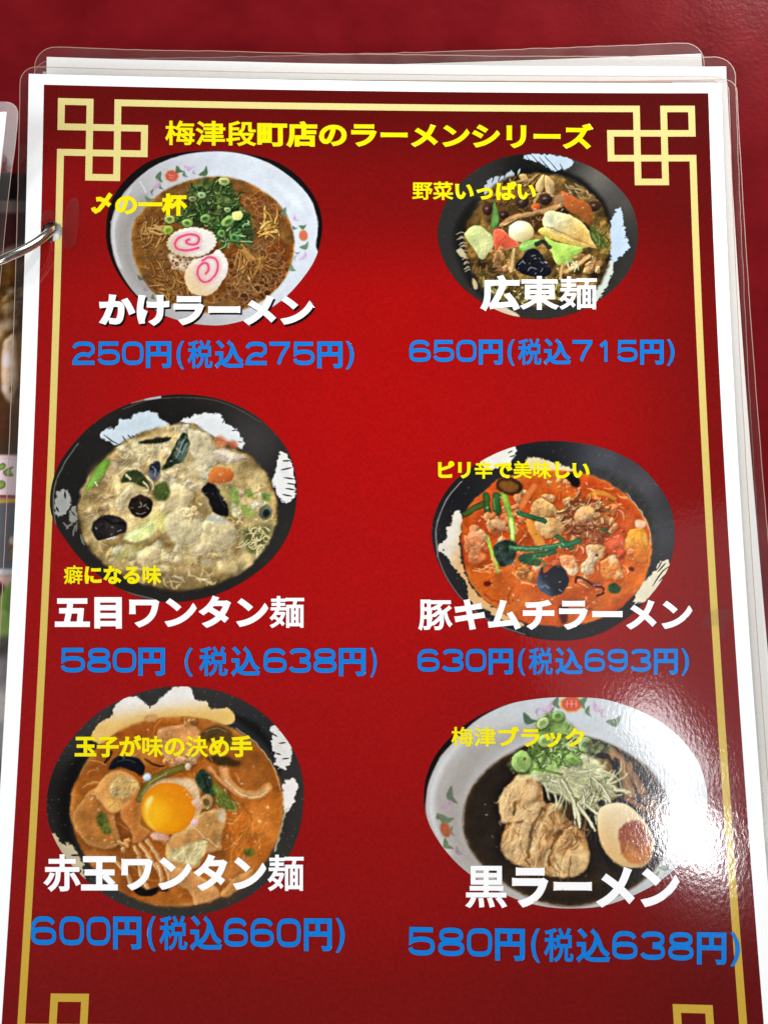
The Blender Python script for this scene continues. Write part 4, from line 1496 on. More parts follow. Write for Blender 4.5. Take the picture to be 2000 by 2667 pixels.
def pic_wonton():
    p = Picture(120, 1000, 2.4985, [(30, 800), (40, 660), (90, 520), (180, 390), (310, 260), (470, 160), (640, 100), (820, 70), (1000, 75), (1180, 115), (1340, 190), (1470, 300), (1570, 430), (1620, 570), (1632, 720),
        (1610, 880), (1550, 1030), (1450, 1160), (1310, 1270), (1160, 1350), (1000, 1400), (820, 1420), (640, 1395), (480, 1330), (340, 1240), (220, 1130), (120, 1000), (60, 900)])
    p.bowl((34, 32, 30), .05, 200, [(1350, 360, 220, (62, 60, 58), .9), (150, 560, 240, (26, 26, 24), .8), (1520, 1000, 300, (44, 42, 38), .7), (800, 200, 200, (24, 22, 20), .8)])
    p.line([(80, 1010), (52, 800), (62, 660), (120, 520), (210, 390)], 8, (120, 118, 114), 6, .8)
    p.line([(80, 1000), (200, 1140), (330, 1250), (500, 1345), (700, 1400)], 10, (112, 110, 106), 7, .75)
    p.line([(500, 165), (700, 100), (1000, 92), (1200, 140), (1400, 250)], 7, (92, 88, 84), 6, .6)
    p.line([(560, 120), (640, 100)], 16, (176, 140, 120), 7, .8)
    p.line([(650, 100), (745, 86)], 16, (206, 210, 216), 6, .8)
    p.speck(50, (110, 108, 104), 5, .4, 3)
    white_brush(p, [(358, 350), (375, 308), (470, 268), (482, 235), (560, 220), (576, 198), (690, 178), (750, 225), (805, 272), (720, 310), (610, 350), (480, 398), (400, 370)], (204, 219, 228),
                [[(378, 330), (430, 370), (480, 396)], [(500, 340), (530, 380)], [(535, 330), (570, 370)], [(590, 325), (612, 355)], [(455, 270), (440, 300)], [(560, 335), (590, 360)]], (22, 20, 18), 9, 7, 2)
    white_brush(p, [(878, 246), (1000, 198), (1125, 194), (1172, 250), (1245, 300), (1272, 350), (1286, 390), (1270, 424), (1200, 380), (1100, 350), (1020, 312), (960, 262)], (226, 231, 232),
                [[(1240, 300), (1210, 305)], [(1280, 380), (1250, 375)], [(1160, 235), (1150, 255)]], (26, 24, 22), 7, 8, 3)
    white_brush(p, [(1512, 470), (1552, 434), (1600, 520), (1618, 600), (1622, 720), (1580, 765), (1525, 745), (1478, 650), (1498, 560)], (230, 231, 229),
                [[(1600, 545), (1530, 560)], [(1620, 620), (1550, 610)], [(1620, 690), (1560, 680)], [(1600, 730), (1540, 720)], [(1590, 500), (1540, 500)], [(1625, 655), (1570, 648)]], (30, 28, 26), 10, 10, 4)
    p.line([(1530, 750), (1545, 770), (1580, 756)], 8, (220, 220, 220), 5, .8, 'brushed_white_glaze')
    white_brush(p, [(62, 740), (100, 688), (150, 708), (162, 780), (132, 842), (70, 856)], (164, 165, 160), [[(125, 700), (130, 745)], [(70, 800), (85, 830)]], (22, 22, 20), 14, 9, 5)
    white_brush(p, [(150, 850), (188, 798), (212, 880), (160, 902)], (146, 146, 138), [[(170, 830), (195, 860)]], (24, 22, 20), 8, 8, 6)
    for l_ in ([(120, 900), (150, 940)], [(135, 945), (175, 900)], [(190, 920), (180, 990)], [(225, 980), (250, 1050)], [(205, 900), (200, 960)]):
        p.line(l_, 13, (132, 130, 122), 6, .8, 'brushed_white_glaze', taper=.6, wob=5)
    p.blob([(225, 720), (280, 600), (370, 500), (470, 400), (620, 320), (800, 270), (960, 260), (1060, 330), (1200, 400), (1320, 460), (1420, 560), (1480, 680), (1508, 800), (1498, 920), (1430, 1060), (1310, 1200),
            (1150, 1290), (980, 1340), (820, 1345), (640, 1310), (480, 1240), (350, 1150), (250, 1020), (205, 860)], (172, 146, 94), soft=10, name='soup', rel=.6, rs=110, seed=1, tint=(210, 186, 130), wob=7, edge=(96, 76, 40), ew=26)
    for q in ([(640, 560), (760, 600), (740, 760), (660, 740)], [(960, 700), (1050, 780), (1000, 860), (930, 800)], [(480, 980), (700, 1000), (800, 1040), (600, 1080)], [(1180, 820), (1260, 880), (1280, 1080), (1220, 1080)], [(300, 560), (420, 640), (340, 720)], [(1060, 640), (1200, 640), (1300, 720), (1180, 700)], [(380, 1020), (500, 1050), (420, 1130)]):
        p.blob(q, (104, 84, 46), soft=30, al=.65, name='soup', wob=14)
    EG = [(230, 208, 152), (240, 222, 172), (214, 188, 126), (244, 232, 192)]
    p.blob([(300, 560), (420, 480), (360, 660), (260, 740)], (120, 96, 56), soft=25, al=.6, name='soup', rel=.3)
    # ragged egg curds
    for a in ((560, 460, 150, 90, 26, (24, 50), 41), (700, 440, 130, 80, 22, (22, 44), 42), (360, 770, 130, 90, 26, (24, 48), 43), (900, 590, 150, 110, 30, (24, 50), 44), (900, 310, 130, 50, 14, (22, 44), 45),
              (1340, 760, 90, 110, 18, (20, 42), 46), (700, 1130, 320, 80, 40, (22, 50), 47), (1010, 1080, 160, 60, 24, (20, 44), 48), (1060, 560, 90, 90, 14, (22, 44), 49), (830, 720, 100, 90, 16, (24, 48), 52)):
        p.chunks(*a[:4], a[4], a[5], EG if a[6] != 43 else [(222, 188, 132), (234, 204, 154), (206, 168, 112)], 'egg_curds', a[6], .5, .28, .75, soft=13)
    p.strands(760, 800, 620, 440, 170, (30, 100), (5, 12), [(242, 226, 182), (226, 204, 150), (150, 118, 68), (204, 174, 118)], curl=1.0, al=.45, name='egg_curds', seed=50, soft=8)
    p.strands(1330, 900, 130, 160, 46, (40, 110), (6, 12), [(230, 220, 170), (212, 198, 146), (186, 176, 116)], curl=1.1, al=.75, name='egg_curds', seed=51, soft=5)
    # wonton skins
    for q, c, e in (([(930, 290), (1060, 340), (1110, 460), (1090, 520), (1000, 500), (930, 420)], (218, 206, 166), (230, 220, 186)),
                    ([(450, 770), (520, 680), (560, 650), (600, 720), (540, 800), (500, 830)], (222, 202, 152), (232, 216, 172)),
                    ([(760, 890), (850, 810), (900, 820), (1010, 850), (1010, 1000), (900, 1055), (800, 985)], (210, 198, 156), (228, 216, 174)),
                    ([(1030, 900), (1100, 838), (1200, 905), (1245, 975), (1190, 1060), (1030, 1050), (1010, 980)], (206, 192, 148), (224, 208, 164)),
                    ([(820, 640), (900, 660), (960, 720), (900, 800), (840, 790), (740, 830), (770, 720)], (218, 198, 150), (230, 214, 172)),
                    ([(640, 1070), (720, 1060), (720, 1160), (640, 1200), (590, 1130)], (222, 196, 144), (230, 210, 166)),
                    ([(1090, 430), (1180, 430), (1310, 490), (1240, 520), (1130, 500)], (206, 192, 172), (216, 204, 184))):
        p.blob([(x + 10, y + 16) for x, y in q], (112, 84, 46), soft=22, al=.5, name='soup')
        p.blob(q, c, soft=13, name='wonton#%d' % len(p.names), rel=.4, rs=90, dome=.22, dw=50, edge=e, ew=16, seed=3, wob=14, ws=60, al=.88)
    p.blob([(1040, 880), (1110, 842), (1190, 905), (1100, 900)], (168, 170, 156), soft=12, al=.8, name='wonton')
    p.chunks(930, 840, 60, 36, 10, (14, 28), [(226, 196, 140), (238, 214, 164)], 'egg_curds', 53, .5, .3)
    for x, y, a_, b_, c_ in ((280, 700, 70, 100, (112, 96, 48)), (1380, 1000, 110, 120, (116, 112, 60)), (1300, 560, 100, 60, (130, 112, 70)), (700, 900, 90, 60, (206, 206, 120)), (540, 1090, 110, 40, (196, 196, 110)), (1180, 760, 50, 90, (150, 150, 84)), (980, 560, 60, 50, (246, 236, 196)), (640, 430, 80, 40, (244, 228, 176)), (860, 820, 60, 60, (240, 222, 170)), (960, 1080, 100, 40, (246, 224, 164))):
        p.ell(x, y, a_, b_, c_, (x * 3) % 60 - 30, soft=40, al=.5, name='egg_curds')
    # vegetables
    p.blob([(358, 508), (416, 502), (372, 610), (305, 668), (262, 708), (280, 640)], (124, 168, 64), soft=5, name='scallion', rel=.12, rs=50, edge=(92, 140, 42), ew=14, grad=((400, 510), (290, 680), (146, 180, 86)))
    p.line([(322, 640), (338, 662)], 8, (226, 226, 190), 4, .8, 'egg_curds')
    p.blob([(606, 382), (720, 348), (818, 350), (760, 384), (640, 392)], (44, 46, 30), soft=7, name='spinach', rel=.4, rs=30)
    p.blob([(755, 560), (815, 450), (860, 370), (900, 322), (936, 378), (912, 482), (830, 530)], (46, 58, 40), soft=6, name='spinach', rel=.9, rs=40, seed=2, tint=(82, 96, 82), wob=5)
    for l_ in ([(900, 360), (870, 430), (850, 480)], [(920, 390), (890, 450)], [(850, 420), (880, 440)]):
        p.line(l_, 9, (150, 164, 160), 7, .7, 'spinach')
    p.blob([(490, 640), (530, 568), (600, 566), (660, 618), (684, 690), (640, 672), (560, 642)], (58, 68, 36), soft=6, name='spinach', rel=.4, rs=40)
    for l_ in ([(465, 590), (510, 550), (560, 552)], [(660, 600), (690, 640), (706, 690)], [(640, 640), (670, 690), (640, 700)], [(530, 590), (545, 620)]):
        p.line(l_, 13, (222, 206, 160), 6, .85, 'egg_curds', wob=8)
    p.blob([(700, 690), (742, 640), (792, 640), (812, 712), (780, 762), (716, 748)], (84, 96, 44), soft=10, name='spinach', rel=.25, rs=60)
    p.blob([(668, 580), (690, 518), (740, 506), (744, 590), (702, 632)], (88, 92, 102), soft=7, name='wood_ear', rel=.7, rs=34, tint=(44, 46, 52))
    p.line([(695, 540), (715, 560), (708, 600)], 10, (150, 156, 170), 7, .7, 'wood_ear')
    p.ell(620, 796, 78, 74, (40, 28, 20), soft=5, name='wood_ear', rel=.7, rs=40, dome=.3, wob=4)
    for l_ in ([(615, 770), (625, 790), (605, 800)], [(590, 840), (620, 850), (650, 840)], [(660, 800), (670, 815)]):
        p.line(l_, 7, (146, 136, 128), 5, .8, 'wood_ear')
    p.blob([(298, 940), (340, 872), (400, 850), (500, 875), (528, 950), (450, 992), (340, 1012)], (44, 38, 36), soft=6, name='wood_ear', rel=.55, rs=60, wob=5)
    p.line([(380, 870), (430, 905), (500, 905)], 16, (20, 16, 14), 8, .8, 'wood_ear')
    p.line([(400, 1012), (430, 1006), (446, 994)], 9, (206, 206, 204), 5, .9, 'wood_ear')
    p.line([(470, 960), (490, 950)], 8, (150, 146, 140), 6, .8, 'wood_ear')
    p.blob([(1014, 690), (1062, 643), (1112, 668), (1150, 740), (1184, 790), (1182, 862), (1092, 832), (1060, 760)], (24, 20, 20), soft=6, name='wood_ear', rel=.6, rs=50, wob=6)
    p.line([(1022, 700), (1050, 770), (1075, 830)], 6, (150, 140, 130), 5, .7, 'wood_ear')
    p.line([(1120, 700), (1140, 760), (1170, 800)], 6, (70, 62, 60), 5, .8, 'wood_ear')
    p.blob([(1074, 562), (1130, 540), (1216, 570), (1204, 632), (1070, 646)], (204, 118, 54), soft=5, name='carrot', rel=.13, rs=50, dome=.15, grad=((1080, 560), (1180, 640), (190, 100, 44)))
    p.ell(1140, 374, 44, 34, (206, 130, 92), 20, soft=12, al=.85, name='shrimp', rel=.3, rs=20)
    p.ell(1215, 392, 36, 24, (204, 120, 84), 20, soft=10, al=.85, name='shrimp', rel=.3, rs=20)
    p.blob([(500, 1010), (560, 950), (640, 910), (700, 890), (716, 950), (650, 1010), (580, 1025)], (206, 214, 134), soft=9, name='cabbage', rel=.3, rs=40, tint=(226, 226, 168), wob=6)
    p.line([(540, 1000), (620, 950), (690, 910)], 9, (232, 234, 186), 6, .8, 'cabbage')
    p.blob([(730, 860), (760, 850), (776, 950), (750, 960)], (216, 206, 120), soft=9, name='cabbage', rel=.2)
    for q, c in (([(1200, 680), (1240, 672), (1256, 740), (1250, 800), (1214, 780)], (132, 152, 76)), ([(1270, 790), (1330, 800), (1360, 850), (1290, 860)], (150, 164, 86)),
                 ([(1300, 690), (1340, 690), (1350, 740), (1300, 740)], (140, 156, 80)), ([(1400, 710), (1460, 720), (1450, 770), (1410, 750)], (118, 142, 70)), ([(1210, 780), (1240, 790), (1240, 870), (1216, 850)], (206, 204, 160))):
        p.blob(q, c, soft=8, name='scallion', rel=.4, rs=30, wob=5)
    p.ell(1430, 835, 42, 50, (96, 102, 80), 10, soft=6, name='wood_ear', rel=.4, rs=24)
    p.ell(1434, 838, 22, 28, (40, 42, 34), 10, soft=6, name='wood_ear')
    p.blob([(1290, 960), (1340, 940), (1460, 930), (1440, 1040), (1360, 1110), (1300, 1060)], (84, 88, 48), soft=20, name='scallion', al=.75, rel=.6, rs=40)
    p.strands(1380, 990, 90, 100, 26, (40, 100), (6, 12), [(226, 214, 164), (206, 190, 136)], curl=1.0, al=.8, name='egg_curds', seed=54, soft=5)
    p.strands(840, 1260, 280, 60, 30, (40, 110), (8, 20), [(210, 184, 132), (224, 204, 158), (140, 110, 66)], curl=.7, al=.6, name='egg_curds', seed=55, soft=10)
    p.glints(850, 800, 560, 460, 110, 203, size=(3, 7), al=.55)
    return p.build('picture of egg drop wonton ramen with black wood ear in a black bowl')


def pic_kimchi():
    p = Picture(1110, 1130, 2.4985, [(35, 640), (50, 540), (100, 420), (190, 300), (320, 200), (470, 120), (640, 65), (800, 47), (960, 55), (1120, 85), (1270, 140), (1400, 220), (1500, 330), (1570, 440), (1605, 560),
        (1612, 680), (1590, 820), (1530, 950), (1430, 1080), (1300, 1200), (1150, 1290), (1000, 1335), (850, 1345), (690, 1325), (530, 1275), (380, 1200), (250, 1100), (150, 970), (80, 840), (45, 730)])
    p.bowl((36, 36, 38), .06, 180, [(1150, 150, 200, (78, 80, 88), .9), (1400, 330, 180, (86, 86, 92), .9), (1520, 620, 240, (70, 70, 74), .9), (700, 130, 200, (26, 27, 30), .8), (200, 400, 200, (22, 22, 24), .8)])
    p.blob([(1040, 230), (1180, 250), (1380, 370), (1480, 560), (1500, 760), (1450, 700), (1360, 470), (1200, 320)], (58, 58, 54), soft=28, al=.9, rel=.5, rs=26)
    p.line([(75, 800), (62, 650), (85, 530), (150, 400), (230, 310)], 9, (140, 140, 142), 6, .85)
    p.line([(75, 800), (130, 930), (220, 1060), (340, 1170), (480, 1250), (640, 1305)], 8, (120, 120, 122), 6, .75)
    p.speck(70, (150, 150, 150), 6, .45, 3)
    white_brush(p, [(160, 585), (178, 512), (216, 498), (240, 560), (214, 680), (222, 800), (262, 940), (332, 1040), (440, 1130), (560, 1200), (640, 1245), (560, 1242), (400, 1155), (285, 1085), (258, 970), (180, 872), (130, 800), (75, 738), (125, 690), (130, 620)],
                (226, 220, 204), [], seed=1, grad=((140, 720), (255, 760), (222, 176, 120)))
    p.ell(112, 756, 7, 6, (60, 56, 50), soft=3, al=.8)
    white_brush(p, [(345, 178), (430, 128), (540, 83), (584, 92), (572, 150), (520, 205), (400, 232)], (232, 232, 222), [[(560, 110), (530, 125)], [(575, 140), (540, 150)]], (40, 40, 40), 8, 8, 2)
    white_brush(p, [(650, 180), (700, 148), (760, 166), (850, 200), (960, 232), (900, 262), (700, 240)], (228, 210, 168), seed=3)
    white_brush(p, [(1345, 1092), (1400, 980), (1480, 900), (1522, 825), (1582, 832), (1560, 930), (1480, 1040), (1420, 1090)], (232, 224, 196),
                [[(1580, 860), (1530, 900), (1470, 990)], [(1570, 900), (1510, 960)], [(1555, 840), (1500, 900)], [(1560, 950), (1480, 1030)], [(1530, 830), (1500, 880)], [(1520, 990), (1460, 1050)]], (40, 36, 34), 9, 9, 4)
    soup = [(225, 700), (235, 560), (290, 450), (400, 350), (480, 290), (700, 240), (900, 240), (1100, 280), (1250, 360), (1350, 450), (1430, 570), (1462, 700), (1452, 850), (1400, 980), (1300, 1100), (1180, 1182),
            (1000, 1242), (800, 1252), (620, 1222), (480, 1152), (360, 1062), (270, 930)]
    p.blob(soup, (202, 98, 28), soft=7, name='soup', rel=.22, rs=110, seed=2, tint=(186, 74, 24), wob=4, edge=(214, 120, 50), ew=24)
    p.blob([(900, 260), (1150, 300), (1350, 470), (1400, 600), (1250, 560), (1050, 420), (900, 330)], (192, 66, 24), soft=40, al=.8, name='soup', rel=.3, rs=60)
    p.blob([(320, 900), (700, 980), (1000, 1010), (1250, 1060), (1050, 1200), (700, 1220), (420, 1090)], (196, 88, 24), soft=50, al=.8, name='soup', rel=.1, rs=140)
    p.line([(1300, 390), (1390, 500), (1445, 620), (1455, 720)], 8, (214, 190, 160), 6, .7)
    p.strands(1180, 380, 160, 80, 26, (50, 130), (7, 16), [(226, 128, 60), (206, 92, 40), (236, 160, 90)], ang=(25, 30), name='kimchi', seed=60, al=.7)
    p.line([(1060, 400), (1140, 385), (1220, 420)], 28, (206, 140, 50), 10, .8, 'kimchi')
    p.line([(1090, 460), (1150, 440), (1210, 450)], 26, (150, 84, 30), 12, .7, 'kimchi')
    # green stalks at the rear
    p.line([(250, 525), (320, 480), (372, 455)], 42, (82, 92, 38), 6, 1, 'green_onion', edge=(50, 60, 22))
    p.line([(386, 400), (398, 500)], 44, (66, 92, 38), 6, 1, 'green_onion', edge=(40, 62, 22))
    p.line([(455, 405), (458, 505)], 54, (58, 100, 46), 6, 1, 'green_onion', edge=(34, 68, 26))
    p.line([(438, 420), (442, 490)], 10, (110, 150, 80), 7, .7, 'green_onion')
    for x, y, a_, b_, c_ in ((400, 820, 120, 50, (150, 56, 14)), (1000, 1050, 160, 50, (156, 60, 16)), (560, 1130, 150, 40, (220, 120, 44)), (1180, 1080, 90, 50, (216, 116, 50)), (1320, 560, 60, 70, (226, 120, 60)), (640, 700, 140, 60, (150, 60, 20)), (1010, 760, 120, 70, (150, 56, 18))):
        p.ell(x, y, a_, b_, c_, (x * 3) % 60 - 30, soft=40, al=.55, name='soup')
    p.chunks(900, 700, 430, 270, 46, (14, 36), [(228, 166, 106), (212, 126, 68), (238, 194, 140), (192, 90, 44)], 'kimchi', 74, .4, soft=8, al=.85)
    p.strands(900, 700, 460, 320, 70, (40, 120), (7, 15), [(230, 160, 96), (206, 112, 56), (240, 196, 146)], curl=.5, al=.6, name='kimchi', seed=75, dark=(130, 50, 14), soft=5)
    # meat heap
    ME = [(206, 152, 98), (186, 128, 78), (222, 174, 118), (170, 108, 62), (226, 140, 80)]
    p.chunks(700, 480, 170, 110, 26, (24, 52), ME + [(224, 120, 60)], 'pork', 61, .6)
    p.chunks(970, 560, 180, 130, 34, (24, 52), ME, 'pork', 62, .7)
    p.chunks(480, 590, 110, 70, 14, (20, 44), [(222, 150, 96), (206, 120, 64), (228, 172, 120)], 'pork', 63, .6)
    p.chunks(1150, 560, 110, 120, 16, (22, 44), [(206, 128, 78), (190, 104, 56), (226, 160, 104)], 'pork', 64, .6)
    p.strands(960, 540, 170, 120, 60, (50, 140), (9, 20), [(180, 122, 76), (206, 152, 102), (150, 94, 54), (222, 182, 132), (128, 70, 40)], ang=(25, 60), curl=.4, al=.8, name='pork', seed=65, dark=(100, 46, 16))
    p.strands(1050, 620, 120, 80, 30, (40, 110), (7, 14), [(160, 92, 60), (190, 120, 80), (140, 66, 44)], ang=(60, 50), curl=.6, al=.8, name='pork', seed=66, dark=(100, 40, 16))
    p.line([(620, 470), (660, 400), (700, 340)], 46, (222, 124, 62), 8, 1, 'carrot', edge=(190, 88, 36))
    p.line([(500, 580), (540, 540), (592, 506)], 36, (228, 142, 66), 6, 1, 'carrot', edge=(200, 104, 40))
    for q, c in (([(680, 472), (740, 418), (822, 460), (832, 522), (750, 542), (690, 512)], (226, 192, 122)), ([(696, 592), (780, 543), (872, 570), (882, 632), (800, 672), (730, 652)], (228, 188, 126)),
                 ([(1010, 470), (1080, 480), (1090, 540), (1030, 570), (960, 550)], (206, 158, 106)), ([(420, 560), (500, 560), (520, 620), (440, 610)], (226, 168, 116))):
        p.blob([(x + 8, y + 12) for x, y in q], (110, 50, 16), soft=16, al=.5, name='pork')
        p.blob(q, c, soft=6, name='pork', rel=.35, rs=44, dome=.25, dw=30, wob=6, tint=(210, 160, 96))
    p.blob([(650, 560), (690, 570), (740, 660), (774, 730), (740, 752), (690, 680), (660, 620)], (222, 144, 56), soft=5, name='carrot', rel=.14, rs=34, dome=.25, dw=20)
    p.line([(500, 388), (530, 480), (550, 560), (562, 682)], 40, (150, 176, 66), 5, 1, 'green_onion', edge=(104, 140, 40))
    p.line([(548, 560), (560, 682)], 26, (212, 220, 122), 8, .9, 'green_onion')
    p.line([(395, 668), (430, 780), (465, 892)], 30, (176, 188, 78), 5, 1, 'green_onion', edge=(120, 140, 42))
    p.line([(600, 510), (680, 540), (772, 568)], 34, (64, 108, 66), 5, 1, 'green_onion', edge=(36, 70, 40))
    p.line([(850, 668), (900, 705), (945, 742)], 32, (66, 108, 64), 5, 1, 'green_onion', edge=(38, 70, 40))
    p.line([(1130, 620), (1200, 645)], 16, (60, 90, 50), 6, .9, 'green_onion')
    p.blob([(448, 720), (520, 690), (592, 720), (562, 832), (490, 862), (440, 790)], (32, 46, 34), soft=7, name='leaf_vegetable', rel=.7, rs=46, tint=(58, 72, 62))
    p.line([(620, 800), (760, 782), (830, 768)], 32, (58, 104, 62), 5, 1, 'green_onion', edge=(30, 66, 38))
    p.line([(550, 742), (700, 750), (850, 730), (992, 700)], 38, (66, 116, 72), 5, 1, 'green_onion', edge=(36, 78, 44))
    p.line([(560, 738), (700, 744), (850, 722)], 9, (116, 162, 116), 7, .7, 'green_onion')
    p.blob([(598, 800), (680, 788), (742, 830), (722, 862), (620, 842)], (42, 78, 46), soft=6, name='leaf_vegetable', rel=.5, rs=36)
    p.line([(690, 808), (750, 820), (772, 860), (760, 880)], 11, (56, 110, 56), 5, .95, 'green_onion')
    p.line([(560, 900), (620, 960), (690, 980)], 14, (232, 150, 90), 6, .85, 'pork')
    p.chunks(640, 920, 60, 40, 6, (20, 36), [(206, 128, 50), (190, 112, 44)], 'kimchi', 67, .4)
    p.chunks(320, 730, 60, 110, 12, (26, 46), [(218, 142, 92), (206, 120, 70), (230, 168, 118)], 'pork', 68, .6)
    p.blob([(268, 650), (338, 630), (372, 660), (352, 760), (392, 800), (322, 842), (268, 822), (290, 740)], (220, 140, 90), soft=9, name='pork', rel=.5, rs=50, al=.7, tint=(230, 170, 124))
    # kimchi at the right
    p.blob([(1310, 640), (1400, 610), (1432, 680), (1442, 832), (1340, 836), (1286, 790)], (224, 152, 50), soft=6, name='kimchi', rel=.28, rs=60, grad=((1380, 640), (1320, 820), (206, 108, 36)), tint=(232, 186, 88), dome=.2)
    p.blob([(1156, 700), (1250, 655), (1294, 720), (1230, 765)], (206, 92, 52), soft=8, name='kimchi', rel=.4, rs=40)
    p.ell(1388, 586, 36, 28, (236, 186, 146), 10, soft=7, name='kimchi', rel=.2)
    p.chunks(1250, 800, 100, 60, 10, (20, 40), [(214, 104, 54), (226, 140, 80), (196, 80, 36)], 'kimchi', 69, .5)
    for q, c in (([(1036, 730), (1140, 718), (1152, 780), (1095, 840), (1072, 912), (1018, 912), (1008, 860), (1050, 800)], (228, 174, 114)), ([(1138, 830), (1222, 788), (1262, 870), (1262, 942), (1150, 932)], (222, 134, 62)),
                 ([(866, 790), (950, 798), (984, 880), (940, 922), (880, 850)], (218, 140, 86))):
        p.blob([(x + 8, y + 12) for x, y in q], (120, 44, 10), soft=16, al=.5, name='pork')
        p.blob(q, c, soft=6, name='pork', rel=.5, rs=44, dome=.25, dw=30, wob=6, tint=(236, 196, 150))
    p.ell(1106, 790, 9, 8, (30, 16, 12), soft=4, al=.9)
    p.ell(1335, 878, 16, 14, (90, 24, 14), soft=6, al=.9)
    p.ell(540, 340, 88, 56, (56, 34, 18), 12, soft=7, name='wood_ear')
    p.ell(536, 342, 66, 38, (122, 76, 28), 12, soft=9, name='wood_ear', rel=.2, rs=40)
    p.blob([(900, 262), (960, 250), (1000, 300), (980, 350), (930, 320)], (34, 22, 16), soft=10, name='wood_ear', rel=.4)
    p.chunks(870, 320, 80, 30, 7, (14, 26), [(232, 160, 110), (222, 130, 80)], 'kimchi', 70, .4)
    p.blob([(720, 960), (740, 890), (760, 872), (764, 905), (792, 890), (830, 858), (890, 870), (922, 940), (905, 1010), (850, 1052), (780, 1045), (736, 1010)], (28, 30, 38), soft=5, name='wood_ear', dome=.1,
           grad=((800, 950), (740, 990), (78, 88, 104)), rel=.15, rs=60)
    p.line([(745, 1000), (770, 985), (790, 1000)], 14, (120, 130, 148), 10, .6, 'wood_ear')
    p.line([(968, 965), (985, 930), (1050, 962), (1100, 990), (1140, 1000), (1150, 1030), (1110, 1050)], 15, (78, 24, 12), 6, .95, 'wood_ear')
    p.line([(1085, 985), (1130, 985)], 9, (190, 130, 130), 5, .8, 'wood_ear')
    p.blob([(1180, 990), (1225, 968), (1262, 1010), (1235, 1040), (1190, 1030)], (52, 78, 36), soft=6, name='leaf_vegetable', rel=.5, rs=26)
    p.blob([(370, 965), (400, 955), (425, 975), (385, 992)], (110, 30, 16), soft=6, name='kimchi')
    p.line([(560, 1000), (530, 1060), (540, 1110)], 9, (140, 70, 16), 9, .7, 'soup')
    p.line([(380, 1045), (440, 1085), (520, 1110)], 12, (140, 60, 16), 10, .6, 'soup')
    p.blob([(860, 1120), (920, 1130), (910, 1220), (880, 1225)], (74, 26, 14), soft=10, name='wood_ear', al=.9)
    p.chunks(1060, 1110, 50, 40, 5, (16, 30), [(222, 120, 70), (206, 96, 50)], 'kimchi', 71, .4)
    p.dots(800, 740, 520, 400, 70, (4, 9), [(232, 150, 80), (150, 40, 16), (240, 180, 120)], .7, 'soup', 72)
    p.strands(350, 880, 60, 30, 8, (50, 110), (8, 14), [(226, 130, 70), (232, 150, 90)], ang=(-10, 25), name='kimchi', seed=73, al=.8)
    p.glints(830, 720, 540, 440, 120, 204, size=(3, 7), al=.6)
    return p.build('picture of red kimchi pork ramen with one round black wood ear in a black bowl')


